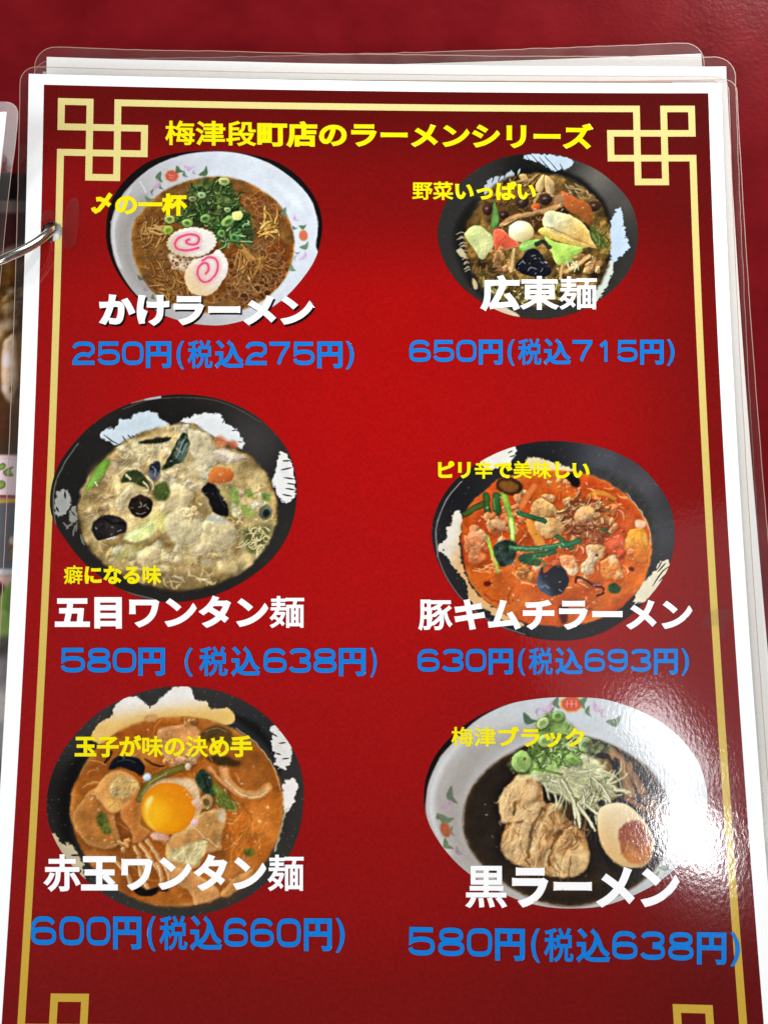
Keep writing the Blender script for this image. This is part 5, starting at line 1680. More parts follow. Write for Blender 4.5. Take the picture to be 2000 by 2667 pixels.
def pic_yolk():
    p = Picture(110, 1760, 2.3333, [(30, 790), (50, 640), (110, 490), (210, 350), (350, 220), (520, 130), (700, 75), (850, 65), (1020, 80), (1180, 130), (1330, 220), (1450, 340), (1540, 480), (1585, 640), (1585, 800),
        (1560, 950), (1500, 1090), (1400, 1220), (1270, 1330), (1110, 1410), (940, 1455), (780, 1465), (620, 1435), (470, 1380), (330, 1290), (210, 1180), (110, 1050), (50, 920)], (390, 320))
    p.bowl((52, 50, 48), .06, 170, [(250, 900, 260, (30, 28, 26), .9), (180, 700, 200, (20, 18, 16), .9), (1250, 330, 180, (36, 38, 40), .9), (800, 1430, 300, (56, 50, 42), .7), (1500, 950, 200, (46, 44, 40), .8)])
    p.blob([(250, 450), (330, 400), (230, 600), (180, 780), (170, 900), (200, 1050), (120, 960), (110, 760), (160, 560)], (14, 11, 9), soft=26, al=.9)
    p.blob([(1160, 240), (1260, 330), (1380, 450), (1440, 600), (1440, 560), (1410, 430), (1300, 290)], (16, 15, 14), soft=16, al=.85, rel=.4, rs=20)
    p.speck(120, (150, 146, 138), 8, .5, 3, .84)
    white_brush(p, [(300, 380), (350, 290), (420, 250), (440, 190), (510, 133), (580, 128), (660, 182), (750, 110), (830, 62), (908, 76), (932, 142), (1010, 158), (1022, 196), (1130, 198), (1172, 250), (1142, 295), (960, 275), (800, 265),
                    (640, 290), (480, 360), (380, 410)], (236, 232, 226), [[(660, 180), (655, 200)]], (40, 36, 34), 8, 5, 1, grad=((700, 130), (720, 290), (232, 190, 110)))
    p.blob([(340, 400), (480, 300), (640, 235), (800, 215), (1000, 230), (1120, 260), (960, 290), (700, 290), (480, 370)], (228, 186, 104), soft=26, al=.8)
    white_brush(p, [(1398, 300), (1470, 350), (1522, 430), (1492, 548), (1430, 556), (1408, 450)], (226, 223, 219), [[(1480, 405), (1440, 410)], [(1420, 470), (1450, 480)], [(1400, 350), (1430, 370)], [(1500, 500), (1460, 505)]], (40, 38, 36), 9, 12, 2)
    white_brush(p, [(1462, 670), (1500, 628), (1535, 622), (1550, 665), (1530, 770), (1480, 832), (1458, 765)], (238, 232, 226), [], seed=3)
    for k in range(6):
        p.line([(1490 - k * 12, 800 + k * 44), (1470 - k * 12, 840 + k * 46)], 16, (206, 190, 160), 6, .7, 'brushed_white_glaze', taper=.6, wob=8, seed=k)
    white_brush(p, [(58, 960), (82, 962), (108, 1010), (172, 1020), (210, 1070), (262, 1180), (252, 1262), (200, 1200), (120, 1100)], (202, 188, 154), [[(180, 1090), (230, 1090)], [(240, 1180), (225, 1200)], [(120, 1000), (150, 1030)]], (34, 30, 24), 12, 10, 4)
    p.blob([(172, 820), (190, 680), (250, 560), (330, 440), (480, 330), (640, 268), (820, 245), (1000, 262), (1140, 312), (1270, 390), (1370, 490), (1440, 620), (1467, 760), (1457, 900), (1420, 1020), (1350, 1142), (1250, 1252),
            (1100, 1342), (950, 1387), (800, 1405), (640, 1382), (500, 1322), (370, 1232), (270, 1112), (202, 962)], (176, 98, 30), soft=8, name='soup', rel=.2, rs=150, seed=4, tint=(150, 84, 26), edge=(196, 134, 66), ew=20)
    p.blob([(480, 340), (700, 290), (900, 300), (720, 360), (560, 430), (430, 470)], (166, 84, 22), soft=30, al=.8, name='soup')
    p.blob([(1150, 850), (1330, 780), (1440, 850), (1380, 1040), (1240, 1160), (1120, 1060)], (196, 106, 30), soft=40, al=.8, name='soup', rel=.25, rs=60)
    p.line([(1180, 320), (1300, 410), (1400, 540), (1445, 690)], 8, (196, 170, 134), 6, .7)
    p.strands(1230, 950, 120, 130, 26, (60, 160), (8, 16), [(222, 150, 70), (206, 124, 46), (170, 90, 24)], ang=(100, 25), curl=.3, al=.55, name='soup', seed=80, soft=8)
    for x, y, a_, b_, c_ in ((330, 560, 120, 50, (132, 66, 18)), (1060, 700, 120, 80, (128, 70, 18)), (1300, 620, 90, 70, (150, 88, 30)), (600, 1260, 160, 50, (136, 68, 18)), (1180, 1180, 120, 60, (220, 140, 66)), (1250, 480, 100, 50, (128, 70, 22)), (300, 1120, 80, 50, (214, 140, 70)), (1340, 880, 60, 110, (222, 136, 56)), (620, 460, 130, 40, (216, 142, 74))):
        p.ell(x, y, a_, b_, c_, (x * 3) % 60 - 30, soft=44, al=.6, name='soup')
    p.strands(800, 850, 560, 480, 70, (60, 180), (6, 14), [(226, 164, 92), (206, 132, 60), (140, 76, 22), (236, 190, 130)], curl=.5, al=.4, name='soup', seed=85, soft=8)

    def skin(q, c, e, rel=.16, al=.9, seed=0):
        tag_ = 'wonton#%d' % (100 + len(p.names))
        p.blob([(x + 10, y + 14) for x, y in q], (112, 56, 14), soft=22, al=.5, name='soup')
        p.blob(q, c, soft=8, name=tag_, rel=rel, rs=100, dome=.12, dw=40, edge=e, ew=13, seed=seed, al=al, wob=5, ws=60)
    skin([(190, 880), (240, 760), (330, 680), (420, 720), (440, 860), (470, 1000), (400, 1048), (270, 1010)], (184, 118, 52), (216, 160, 96), seed=1)
    skin([(320, 700), (400, 600), (480, 572), (590, 650), (594, 740), (520, 790), (440, 830), (370, 780)], (206, 148, 78), (224, 172, 104), seed=2)
    p.blob([(408, 690), (440, 612), (520, 618), (592, 662), (562, 712), (492, 745), (425, 722)], (206, 168, 98), soft=6, name='wonton', rel=.45, rs=36, tint=(220, 184, 120), wob=5)
    p.blob([(372, 770), (420, 735), (490, 770), (470, 815), (410, 822)], (214, 160, 84), soft=7, name='wonton', rel=.3, rs=36)
    skin([(540, 730), (580, 700), (610, 800), (600, 900), (660, 950), (560, 1010), (540, 940), (480, 830)], (196, 118, 48), (220, 156, 96), seed=3)
    skin([(700, 340), (820, 300), (900, 300), (962, 345), (960, 480), (880, 560), (800, 562), (740, 480)], (212, 146, 86), (226, 172, 116), .3, seed=4)
    p.chunks(880, 250, 50, 40, 7, (18, 34), [(214, 134, 60), (222, 152, 80)], 'wonton', 81, .4)
    p.ell(665, 255, 44, 22, (222, 166, 104), -10, soft=9, name='wonton', rel=.2)
    p.chunks(850, 500, 110, 50, 12, (18, 36), [(216, 150, 92), (228, 172, 118)], 'wonton', 82, .4)
    p.line([(1100, 560), (1130, 640), (1200, 705), (1300, 725), (1370, 680)], 60, (212, 154, 94), 10, .95, 'wonton', edge=(182, 116, 54))
    p.line([(1120, 640), (1200, 715), (1300, 740), (1360, 705)], 12, (232, 190, 140), 8, .8, 'wonton')
    p.line([(1020, 560), (1090, 640), (1150, 690)], 26, (206, 146, 86), 10, .85, 'wonton')
    skin([(760, 1030), (800, 960), (880, 900), (1000, 820), (1060, 815), (1110, 880), (1085, 1000), (1085, 1050), (960, 1090), (950, 1150), (840, 1180), (760, 1110)], (206, 152, 86), (226, 182, 124), .24, seed=5)
    p.blob([(772, 1062), (860, 1030), (960, 1000), (1000, 1012), (980, 1100), (930, 1150), (850, 1130), (780, 1112)], (202, 182, 122), soft=9, name='wonton', rel=.45, rs=46, tint=(216, 198, 144), wob=6)
    p.line([(900, 900), (980, 970), (1070, 1040)], 8, (228, 188, 134), 7, .7, 'wonton')
    skin([(740, 1160), (900, 1180), (1000, 1250), (1062, 1290), (1072, 1340), (940, 1390), (890, 1300), (800, 1250)], (212, 148, 84), (228, 176, 118), seed=6)
    skin([(1090, 1310), (1200, 1210), (1280, 1180), (1240, 1260), (1130, 1340)], (206, 140, 70), (226, 170, 104), seed=6)
    for l_ in ([(560, 1040), (610, 1130), (640, 1230)], [(600, 1020), (660, 1110), (720, 1200)], [(640, 1000), (700, 1090), (760, 1180), (780, 1260)], [(590, 1100), (600, 1190), (640, 1290)], [(700, 1140), (730, 1230), (720, 1290)], [(450, 1130), (520, 1210), (540, 1270)]):
        p.line(l_, 30, (206, 156, 96), 8, .85, 'wonton', edge=(176, 110, 54))
        p.line([(x - 6, y) for x, y in l_], 7, (234, 200, 150), 6, .7, 'wonton')
    p.chunks(500, 1030, 60, 30, 7, (12, 26), [(222, 150, 80), (230, 170, 104)], 'wonton', 83, .4)
    # dark wood ear
    p.blob([(408, 572), (440, 500), (540, 488), (602, 508), (626, 560), (602, 612), (540, 572), (470, 552)], (24, 22, 26), soft=6, name='wood_ear', rel=.6, rs=46, wob=6)
    p.line([(460, 520), (520, 510), (570, 530)], 8, (70, 68, 76), 8, .7, 'wood_ear')
    p.line([(385, 525), (410, 490), (425, 460)], 16, (40, 24, 16), 8, .85, 'wood_ear')
    p.line([(630, 500), (680, 540), (745, 548)], 14, (54, 32, 16), 8, .9, 'wood_ear', taper=.5)
    p.blob([(958, 355), (1020, 308), (1100, 306), (1165, 365), (1150, 440), (1100, 410), (980, 402)], (84, 60, 26), soft=12, name='wood_ear', rel=.3, rs=60, al=.9)
    p.line([(990, 340), (1060, 318), (1120, 340)], 8, (140, 118, 78), 7, .7, 'wood_ear')
    p.blob([(1000, 500), (1080, 480), (1200, 520), (1190, 550), (1080, 545)], (62, 42, 16), soft=12, name='wood_ear', al=.9, rel=.3)
    p.blob([(558, 1305), (590, 1280), (640, 1298), (710, 1285), (690, 1330), (600, 1337)], (26, 16, 12), soft=6, name='wood_ear', rel=.3)
    p.line([(710, 1300), (760, 1300)], 18, (60, 30, 12), 10, .8, 'wood_ear')
    # greens
    p.line([(596, 750), (650, 650), (750, 592), (852, 558)], 46, (124, 112, 40), 10, .9, 'green_vegetable', edge=(92, 78, 24))
    p.line([(610, 720), (670, 640), (760, 590)], 10, (168, 160, 84), 8, .7, 'green_vegetable')
    p.blob([(928, 640), (970, 568), (1030, 620), (1052, 732), (990, 724)], (48, 62, 40), soft=6, name='green_vegetable', rel=.8, rs=40, tint=(86, 104, 76))
    p.line([(975, 600), (1000, 660), (1020, 710)], 8, (20, 26, 18), 6, .8, 'green_vegetable')
    p.blob([(1040, 650), (1100, 690), (1172, 790), (1150, 812), (1075, 790), (1050, 720)], (112, 120, 44), soft=12, name='green_vegetable', rel=.4, rs=40)
    p.strands(1110, 750, 60, 60, 10, (40, 90), (5, 9), [(150, 160, 80), (90, 96, 36)], ang=(50, 40), name='green_vegetable', seed=84, al=.8)
    ringlet(p, 1000, 768, 40, 46, (168, 130, 76), (92, 70, 34), 20, 'green_vegetable')
    p.blob([(330, 870), (352, 826), (390, 842), (410, 900), (420, 950), (385, 960), (345, 910)], (92, 94, 34), soft=9, name='green_vegetable', rel=.6, rs=34)
    p.ell(1260, 1070, 34, 26, (112, 104, 34), 10, soft=9, name='green_vegetable', rel=.4, rs=22)
    p.blob([(1060, 820), (1110, 812), (1118, 870), (1085, 890)], (208, 184, 146), soft=8, al=.85, name='wonton')
    # egg yolk with its thin white
    p.ell(790, 790, 182, 172, (222, 184, 132), 0, soft=10, al=.85, name='egg_white', rel=.1, rs=50)
    p.blob([(820, 640), (900, 620), (952, 680), (950, 760), (910, 700)], (228, 196, 150), soft=14, al=.85, name='egg_white')
    p.ell(768, 806, 164, 158, (244, 164, 8), 0, soft=5, name='egg_yolk', edge=(228, 130, 10), ew=22, rel=.05, rs=90, grad=((700, 860), (880, 730), (236, 140, 14)))
    p.ell(690, 840, 62, 78, (252, 190, 34), 25, soft=44, al=.8, name='egg_yolk')
    p.blob([(620, 820), (640, 760), (664, 756), (650, 860), (690, 930), (650, 905)], (252, 206, 70), soft=14, al=.85, name='egg_yolk')
    p.ell(712, 975, 50, 26, (228, 176, 144), 10, soft=9, name='egg_white')
    p.ell(750, 985, 26, 20, (222, 160, 120), 0, soft=8, name='egg_white')
    for x, y, r_, c in ((936, 768, 26, (226, 182, 150)), (926, 890, 20, (214, 176, 170)), (640, 614, 25, (196, 206, 222)), (888, 550, 18, (232, 200, 170)), (1325, 882, 9, (236, 190, 130)), (1372, 800, 8, (240, 200, 150))):
        p.ell(x, y, r_, r_ * .95, c, soft=6, name='egg_white', dome=.15, dw=10)
    p.glints(820, 820, 560, 520, 90, 205, size=(3, 7), al=.5)
    p.ell(655, 760, 14, 34, (255, 236, 170), 30, soft=12, al=.8, name='egg_yolk')
    return p.build('picture of orange wonton ramen topped with a raw egg yolk in a black bowl')


def pic_black():
    p = Picture(1095, 1780, 2.212, [(20, 650), (36, 530), (92, 405), (195, 290), (330, 190), (500, 120), (700, 85), (880, 80), (1050, 90), (1220, 140), (1380, 220), (1500, 320), (1590, 440), (1640, 580), (1648, 720),
        (1620, 860), (1560, 970), (1460, 1070), (1340, 1160), (1200, 1230), (1050, 1280), (880, 1295), (720, 1285), (560, 1245), (400, 1170), (260, 1080), (150, 970), (70, 850), (28, 745)], (400, 320))
    p.bowl((18, 12, 12), .04)
    p.blob([(32, 660), (50, 560), (110, 430), (205, 320), (330, 205), (500, 120), (700, 70), (880, 60), (1050, 70), (1230, 120), (1400, 210), (1530, 310), (1620, 430), (1680, 580), (1690, 720), (1660, 880), (1590, 1000), (1480, 1100),
            (1340, 1190), (1200, 1260), (1050, 1310), (880, 1330), (720, 1320), (550, 1275), (390, 1195), (250, 1100), (140, 985), (62, 855), (30, 750)], (206, 212, 216), soft=5, name='bowl', rel=.04, rs=160,
           grad=((1000, 300), (150, 950), (186, 180, 174)))
    p.blob([(130, 640), (220, 440), (330, 330), (560, 250), (800, 250), (560, 340), (380, 450), (270, 600), (230, 780), (260, 950), (360, 1080), (250, 1000), (150, 830)], (160, 152, 144), soft=45, al=.6)
    p.blob([(45, 660), (90, 500), (180, 370), (330, 240), (220, 370), (120, 520), (80, 680), (100, 840), (180, 980), (120, 930), (60, 800)], (222, 224, 226), soft=16, al=.75)
    p.line([(1360, 1110), (1460, 1020), (1540, 930)], 40, (210, 210, 200), 24, .6)
    p.blob([(242, 800), (258, 680), (320, 560), (420, 460), (560, 375), (700, 325), (860, 300), (1000, 315), (1150, 378), (1280, 460), (1370, 560), (1430, 680), (1442, 820), (1422, 940), (1350, 1072), (1230, 1172), (1080, 1242), (920, 1282),
            (760, 1277), (600, 1222), (450, 1132), (340, 1032), (268, 922)], (38, 29, 22), soft=10, name='soup', edge=(98, 78, 56), ew=16, rel=.3, rs=120)
    p.blob([(540, 1090), (700, 1110), (900, 1140), (1100, 1100), (960, 1180), (760, 1180)], (80, 54, 24), soft=50, al=.6, name='soup')
    # painted crest and vines
    medallion(p, 868, 118, 72, 52, (212, 88, 66), (222, 180, 96))
    for x in (842, 868, 894):
        p.line([(x, 100), (x, 136)], 7, (236, 160, 140), 5, .8, 'bowl_decoration')
    p.line([(836, 118), (900, 118)], 6, (236, 164, 144), 5, .7, 'bowl_decoration')
    for a in ((795, 112, 70, 36, 80, (92, 118, 84)), (950, 112, 74, 36, 100, (96, 122, 88)), (975, 160, 64, 26, 80, (110, 130, 100)), (765, 160, 50, 22, 100, (110, 130, 100)), (632, 192, 96, 44, 30, (76, 104, 74)), (1110, 202, 90, 48, -25, (110, 132, 104)),
              (720, 122, 100, 38, -35, (206, 176, 204)), (1030, 128, 90, 36, 40, (206, 180, 206)), (680, 165, 50, 14, 100, (180, 150, 170)), (1055, 175, 50, 14, 70, (184, 160, 174)),
              (196, 640, 110, 40, 70, (98, 112, 92)), (140, 690, 90, 34, -30, (186, 160, 176)), (150, 765, 90, 50, 15, (104, 124, 94)), (110, 765, 46, 22, 60, (100, 118, 90)), (165, 920, 80, 34, 50, (104, 122, 88)), (190, 850, 60, 16, 80, (120, 116, 100)),
              (228, 960, 66, 24, 45, (160, 140, 150)), (1400, 1045, 70, 36, -30, (130, 146, 126)), (1350, 1090, 50, 20, -30, (130, 140, 126))):
        leaf(p, *a)
    p.ell(143, 842, 30, 46, (178, 92, 66), -20, soft=6, name='bowl_decoration', edge=(160, 120, 84), ew=8, rel=.15, rs=20)
    p.ell(1490, 1000, 34, 32, (214, 150, 130), 0, soft=10, al=.8, name='bowl_decoration')
    # bamboo shoots
    for l_, w_, c in (([(1090, 390), (1160, 470), (1200, 640)], 62, (166, 128, 88)), ([(1200, 470), (1240, 570), (1320, 680), (1420, 780)], 44, (152, 112, 82)), ([(1180, 660), (1290, 720), (1400, 800)], 34, (150, 108, 76)),
                      ([(1040, 420), (1080, 520), (1110, 640)], 60, (130, 100, 58)), ([(1290, 640), (1360, 740), (1440, 850)], 26, (122, 88, 64))):
        p.line([(x + 8, y + 12) for x, y in l_], w_ * 1.2, (20, 14, 10), 20, .6)
        p.line(l_, w_, c, 8, .95, 'bamboo_shoot', edge=tuple(v * .68 for v in c), wob=7, ws=50)
        p.strands(l_[1][0], l_[1][1], 30, 70, 6, (60, 120), (4, 7), [tuple(min(255, v * 1.2) for v in c)], ang=(70, 20), name='bamboo_shoot', seed=int(w_), al=.6, curl=.15)
    # roast pork
    p.blob([(452, 740), (462, 640), (540, 545), (612, 512), (680, 570), (720, 690), (800, 690), (850, 790), (930, 860), (965, 960), (955, 1060), (870, 1112), (760, 1104), (640, 1066), (520, 1030), (468, 940), (488, 820)], (196, 146, 90), soft=8, name='pork_slice#0', rel=.5, rs=60, wob=8)
    for q, c, sd in (([(452, 740), (462, 640), (540, 545), (612, 512), (668, 560), (672, 650), (620, 740), (560, 800), (490, 812)], (214, 168, 108), 1),
                     ([(470, 900), (500, 800), (580, 720), (690, 676), (716, 720), (660, 850), (630, 1000), (640, 1062), (520, 1030), (465, 960)], (206, 158, 98), 2),
                     ([(630, 980), (660, 850), (720, 740), (760, 690), (810, 700), (820, 790), (780, 900), (790, 1100), (680, 1075)], (212, 166, 106), 3),
                     ([(770, 960), (800, 830), (880, 810), (930, 870), (965, 960), (955, 1060), (870, 1112), (790, 1105)], (180, 128, 72), 4)):
        p.blob([(x + 8, y + 10) for x, y in q], (70, 42, 18), soft=18, al=.45, name='pork_slice#0')
        p.blob(q, c, soft=8, name='pork_slice#%d' % sd, rel=.55, rs=90, dome=.12, dw=44, seed=sd, tint=(234, 196, 140), al=.8, wob=8, ws=50)
    p.strands(690, 880, 220, 200, 70, (50, 150), (5, 11), [(222, 182, 126), (150, 100, 50), (234, 200, 150), (120, 76, 36)], ang=(95, 35), curl=.4, al=.55, name=None, seed=90, soft=7)
    p.strands(560, 640, 80, 100, 24, (40, 110), (5, 12), [(230, 186, 128), (176, 122, 66), (238, 206, 154)], ang=(110, 30), curl=.3, al=.6, name=None, seed=91, soft=7)
    for l_ in ([(548, 690), (530, 755)], [(705, 722), (655, 800), (628, 900), (618, 1000)], [(806, 850), (750, 950), (745, 1050)], [(612, 560), (590, 640)], [(600, 1010), (625, 1040)], [(770, 880), (800, 850), (830, 850)], [(500, 810), (580, 790)]):
        p.line(l_, 15, (104, 66, 32), 13, .7, None, wob=10)
    for l_ in ([(470, 800), (500, 650), (580, 545)], [(500, 900), (560, 770), (680, 690)], [(650, 960), (690, 830), (760, 710)], [(790, 940), (830, 850), (900, 830)], [(720, 1040), (740, 960)], [(540, 990), (580, 880)]):
        p.line(l_, 20, (240, 206, 152), 18, .6, None, wob=10)
    p.blob([(590, 580), (620, 570), (650, 640), (600, 680), (570, 650)], (238, 196, 140), soft=18, al=.8, name='pork')
    p.blob([(800, 740), (860, 700), (940, 780), (960, 860), (880, 800)], (84, 60, 30), soft=24, al=.8, name='soup', rel=.4, rs=40)
    p.strands(920, 850, 70, 90, 16, (50, 120), (7, 14), [(150, 110, 70), (110, 76, 44)], ang=(90, 30), name='pork', seed=92, al=.7, soft=8)
    # white leek heap
    p.blob([(620, 520), (700, 420), (850, 395), (1000, 420), (1075, 540), (1105, 660), (1000, 722), (900, 692), (760, 612)], (204, 202, 156), soft=12, name='white_leek', rel=.4, rs=44, seed=4, tint=(210, 210, 166), wob=12)
    p.strands(870, 540, 190, 115, 120, (70, 190), (8, 15), [(222, 222, 182), (206, 206, 160), (232, 232, 198), (186, 186, 132)], ang=(35, 50), curl=.5, al=.7, name='white_leek', seed=93, dark=(172, 170, 122), soft=7)
    p.strands(1000, 600, 80, 100, 34, (60, 130), (8, 14), [(228, 228, 196), (206, 208, 166), (180, 180, 130)], ang=(60, 35), curl=.4, al=.85, name='white_leek', seed=94, dark=(96, 92, 56))
    p.line([(890, 520), (960, 545), (990, 490), (940, 470), (880, 500)], 8, (190, 200, 140), 5, .8, 'white_leek')
    for l_, w_ in (([(810, 550), (870, 650), (940, 750), (1005, 850)], 22), ([(878, 660), (892, 770)], 22), ([(860, 640), (905, 740), (915, 830)], 16), ([(940, 690), (1000, 740), (1040, 760)], 16), ([(1010, 560), (1060, 620), (1090, 680)], 16)):
        p.line([(x + 6, y + 6) for x, y in l_], w_ * 1.2, (60, 46, 24), 10, .5, 'white_leek')
        p.line(l_, w_, (226, 222, 186), 5, 1, 'white_leek', edge=(186, 180, 130), taper=.4)
    # green scallions on top
    p.blob([(515, 460), (555, 392), (640, 378), (660, 260), (680, 200), (780, 168), (850, 220), (920, 300), (965, 385), (860, 450), (760, 500), (610, 522), (540, 510)], (116, 146, 74), soft=14, name='scallion', rel=.6, rs=44, seed=6, tint=(150, 178, 104), wob=14)
    p.strands(770, 340, 170, 140, 130, (30, 100), (7, 15), [(150, 186, 100), (110, 146, 66), (186, 210, 142), (84, 112, 50), (206, 222, 170)], curl=1.1, al=.85, name='scallion', seed=95, dark=(60, 78, 36))
    for x, y, rx, ry, c, h in ((580, 450, 56, 62, (160, 192, 110), (130, 164, 82)), (790, 190, 36, 30, (140, 172, 96), (90, 116, 60)), (948, 352, 40, 46, (160, 186, 120), (104, 128, 80)), (880, 440, 50, 26, (140, 178, 92), (112, 146, 70)),
                               (700, 230, 38, 30, (186, 206, 140), (130, 156, 90)), (820, 300, 42, 30, (130, 162, 86), (76, 104, 50)), (720, 330, 44, 34, (170, 196, 120), (116, 146, 76))):
        ringlet(p, x, y, rx, ry, c, h, ang=(x * 5) % 70 - 35)
    p.ell(598, 432, 10, 9, (70, 80, 40), soft=4, al=.8, name='scallion')
    p.line([(640, 490), (720, 500), (810, 525)], 14, (110, 142, 66), 6, .95, 'scallion')
    p.line([(690, 560), (740, 565), (745, 520)], 8, (130, 150, 84), 5, .8, 'scallion')
    p.blob([(960, 330), (1040, 340), (1090, 390), (1010, 420), (960, 400)], (76, 80, 54), soft=14, name='scallion', rel=.6, rs=26, al=.85)
    p.dots(1040, 360, 60, 50, 22, (8, 18), [(120, 136, 92), (54, 56, 40), (160, 170, 120)], .8, 'scallion', 96)
    for x, y, rx, ry, a in ((1050, 418, 40, 18, 10), (1130, 452, 16, 34, -25), (1042, 690, 22, 18, 10)):
        p.ell(x, y, rx, ry, (26, 18, 14), a, soft=5, al=.95, name='soup')
    # half egg
    eg = [(1014, 800), (1030, 722), (1090, 690), (1180, 694), (1262, 760), (1322, 850), (1342, 950), (1300, 1042), (1200, 1062), (1110, 1022), (1040, 930)]
    p.blob([(x + 10, y + 14) for x, y in eg], (16, 10, 8), soft=20, al=.7)
    p.blob(eg, (236, 214, 172), soft=5, name='boiled_egg', dome=.16, dw=40, rel=.05, rs=80, grad=((1180, 720), (1080, 1000), (232, 190, 128)))
    p.blob([(1138, 870), (1162, 818), (1200, 796), (1256, 792), (1312, 862), (1332, 950), (1302, 1022), (1232, 1042), (1170, 1002), (1150, 930)], (156, 76, 48), soft=8, name='egg_yolk', rel=.25, rs=70, wob=6,
           grad=((1200, 840), (1200, 1000), (196, 122, 64)))
    p.strands(1230, 930, 70, 80, 14, (30, 80), (6, 14), [(206, 140, 84), (142, 64, 40), (220, 160, 110)], ang=(60, 50), name='egg_yolk', seed=97, al=.55, soft=8)
    p.glints(800, 780, 460, 380, 70, 206, size=(3, 6), al=.5)
    return p.build('picture of dark soup ramen with roast pork, leek and half a boiled egg in a white bowl')


INKS_DONE = [f() for f in (pic_soy, pic_canton, pic_wonton, pic_kimchi, pic_yolk, pic_black)]


# ------------------------------------------------------------------ the other sheets on the ring, at the left
class Strip(Picture):
    """a printed sheet seen as a strip: regular grid, authored in photo measurements"""
    def __init__(self, x0, y0, x1, y1, n, tilt=0.0):
        self.o = (0, 0, 1.0)
        u, v = np.meshgrid(np.linspace(x0, x1, n[0]), np.linspace(y0, y1, n[1]))
        self.x, self.y = (u - (v - y0) * tilt).ravel(), v.ravel()
        self.rho = np.full(self.x.size, .5)
        self.n = n
        self.c = np.zeros((self.x.size, 3))
        self.id = np.zeros(self.x.size, int)
        self.names = ['printed_picture']
        self.clip = None
        self.use_clip = False

    def lay(self, root, up):
        S, T = measure(self.x, self.y, up)
        P = page_xyz(S, T, up)
        ic = lin(np.clip(self.c, 0, 255) / 255.0) * INK
        nu, nv = self.n
        ii_ = np.arange(nu * nv).reshape(nv, nu)
        F = np.stack([ii_[1:, :-1], ii_[1:, 1:], ii_[:-1, 1:], ii_[:-1, :-1]], -1).reshape(-1, 4)
        return fast_mesh('printed_picture', P, F, M_PRINT, root, ic)


low = thing('laminated_sheet', 'laminated sheet printed with fried food photos, mostly hidden under the red menu at left', 'laminated sheet')
g = Strip(-140, 452, 120, 2700, (150, 760), .034)
B = lambda y0, y1, c, soft=3, **k: g.blob([(-200, y0), (200, y0 - 4), (200, y1 - 4), (-200, y1)], c, soft=soft, sharp=True, **k)
B(400, 2800, (150, 140, 140), rel=.3, rs=90)
B(400, 528, (14, 10, 10), 5)  # black top band, shadow at the sheet's top edge painted in
B(524, 556, (112, 98, 90), 8)
B(556, 690, (62, 22, 22), 6, rel=.2, rs=40)
g.line([(-60, 700), (0, 664), (70, 634)], 20, (132, 110, 104), 14, .8)
B(676, 1190, (112, 76, 30), 8, rel=.5, rs=46, tint=(84, 52, 22))
g.chunks(10, 760, 70, 70, 12, (14, 30), [(136, 96, 36), (96, 60, 20), (150, 112, 60)], None, 101, .6)
for x, y, a_, b_ in ((25, 800, 16, 10), (20, 845, 26, 14), (-15, 870, 24, 18), (30, 760, 12, 8)):
    g.ell(x, y, a_, b_, (196, 170, 140), -15, soft=8, al=.8, rel=.3, rs=14)
g.blob([(8, 900), (20, 880), (38, 872), (42, 930), (46, 985), (36, 1030), (30, 1050), (12, 1030), (4, 980)], (206, 178, 150), soft=5, rel=.25, rs=30, dome=.2, dw=10)
g.ell(18, 938, 10, 20, (236, 222, 226), 5, soft=6, al=.9)
g.ell(14, 1012, 9, 10, (222, 206, 200), 0, soft=6, al=.8)
g.blob([(26, 1010), (32, 1004), (34, 1018), (28, 1022)], (112, 74, 26), soft=3)
g.blob([(-60, 1060), (0, 1050), (60, 1080), (60, 1160), (-60, 1170)], (78, 46, 30), soft=20, al=.85, rel=.3, rs=40)
B(1150, 1190, (66, 52, 36), 12)
B(1188, 1294, (238, 214, 220), 4)
g.line([(-20, 1192), (20, 1190), (60, 1196)], 9, (232, 196, 206), 5)
for q in ([(-6, 1216), (8, 1206), (16, 1212), (10, 1222), (-4, 1224)], [(10, 1228), (22, 1220), (36, 1216), (28, 1226), (36, 1238), (20, 1240), (12, 1236)], [(-10, 1256), (6, 1252), (15, 1258), (12, 1270), (-6, 1274)]):
    g.blob([(x, y) for x, y in q], (52, 66, 30), soft=2)
    c_ = np.mean(q, 0)
    g.blob([(c_[0] + (x - c_[0]) * .78, c_[1] + (y - c_[1]) * .74) for x, y in q], (140, 172, 70), soft=2)
g.line([(-60, 1292), (20, 1293), (80, 1296)], 7, (150, 58, 58), 3)
g.line([(-60, 1312), (20, 1306), (80, 1300)], 11, (206, 160, 50), 3)
B(1312, 1484, (100, 102, 108), 3, rel=.08, rs=20)
for x, y, a_, b_, c_ in ((33, 1410, 7, 12, (226, 206, 170)), (30, 1425, 6, 8, (150, 80, 50)), (33, 1438, 5, 7, (110, 150, 60)), (29, 1450, 6, 12, (130, 96, 80))):
    g.ell(x, y, a_, b_, c_, soft=4, rel=.3, rs=8)
B(1484, 1500, (226, 226, 228), 4)
B(1500, 1680, (236, 190, 176), 6, rel=.1, rs=30)
g.ell(-4, 1540, 20, 24, (74, 36, 32), 0, soft=6, rel=.3, rs=14)
g.blob([(34, 1512), (70, 1500), (90, 1660), (-60, 1690), (-30, 1600), (0, 1552)], (116, 156, 62), soft=5, rel=.25, rs=40, tint=(150, 184, 90), grad=((10, 1540), (10, 1660), (90, 126, 48)))
B(1660, 1720, (84, 80, 76), 10, rel=.3, rs=30)
B(1716, 1800, (160, 150, 152), 16, rel=.2, rs=40)
B(1800, 1890, (222, 214, 210), 16, rel=.1, rs=30)
B(1890, 1990, (180, 176, 182), 20, rel=.15, rs=30)
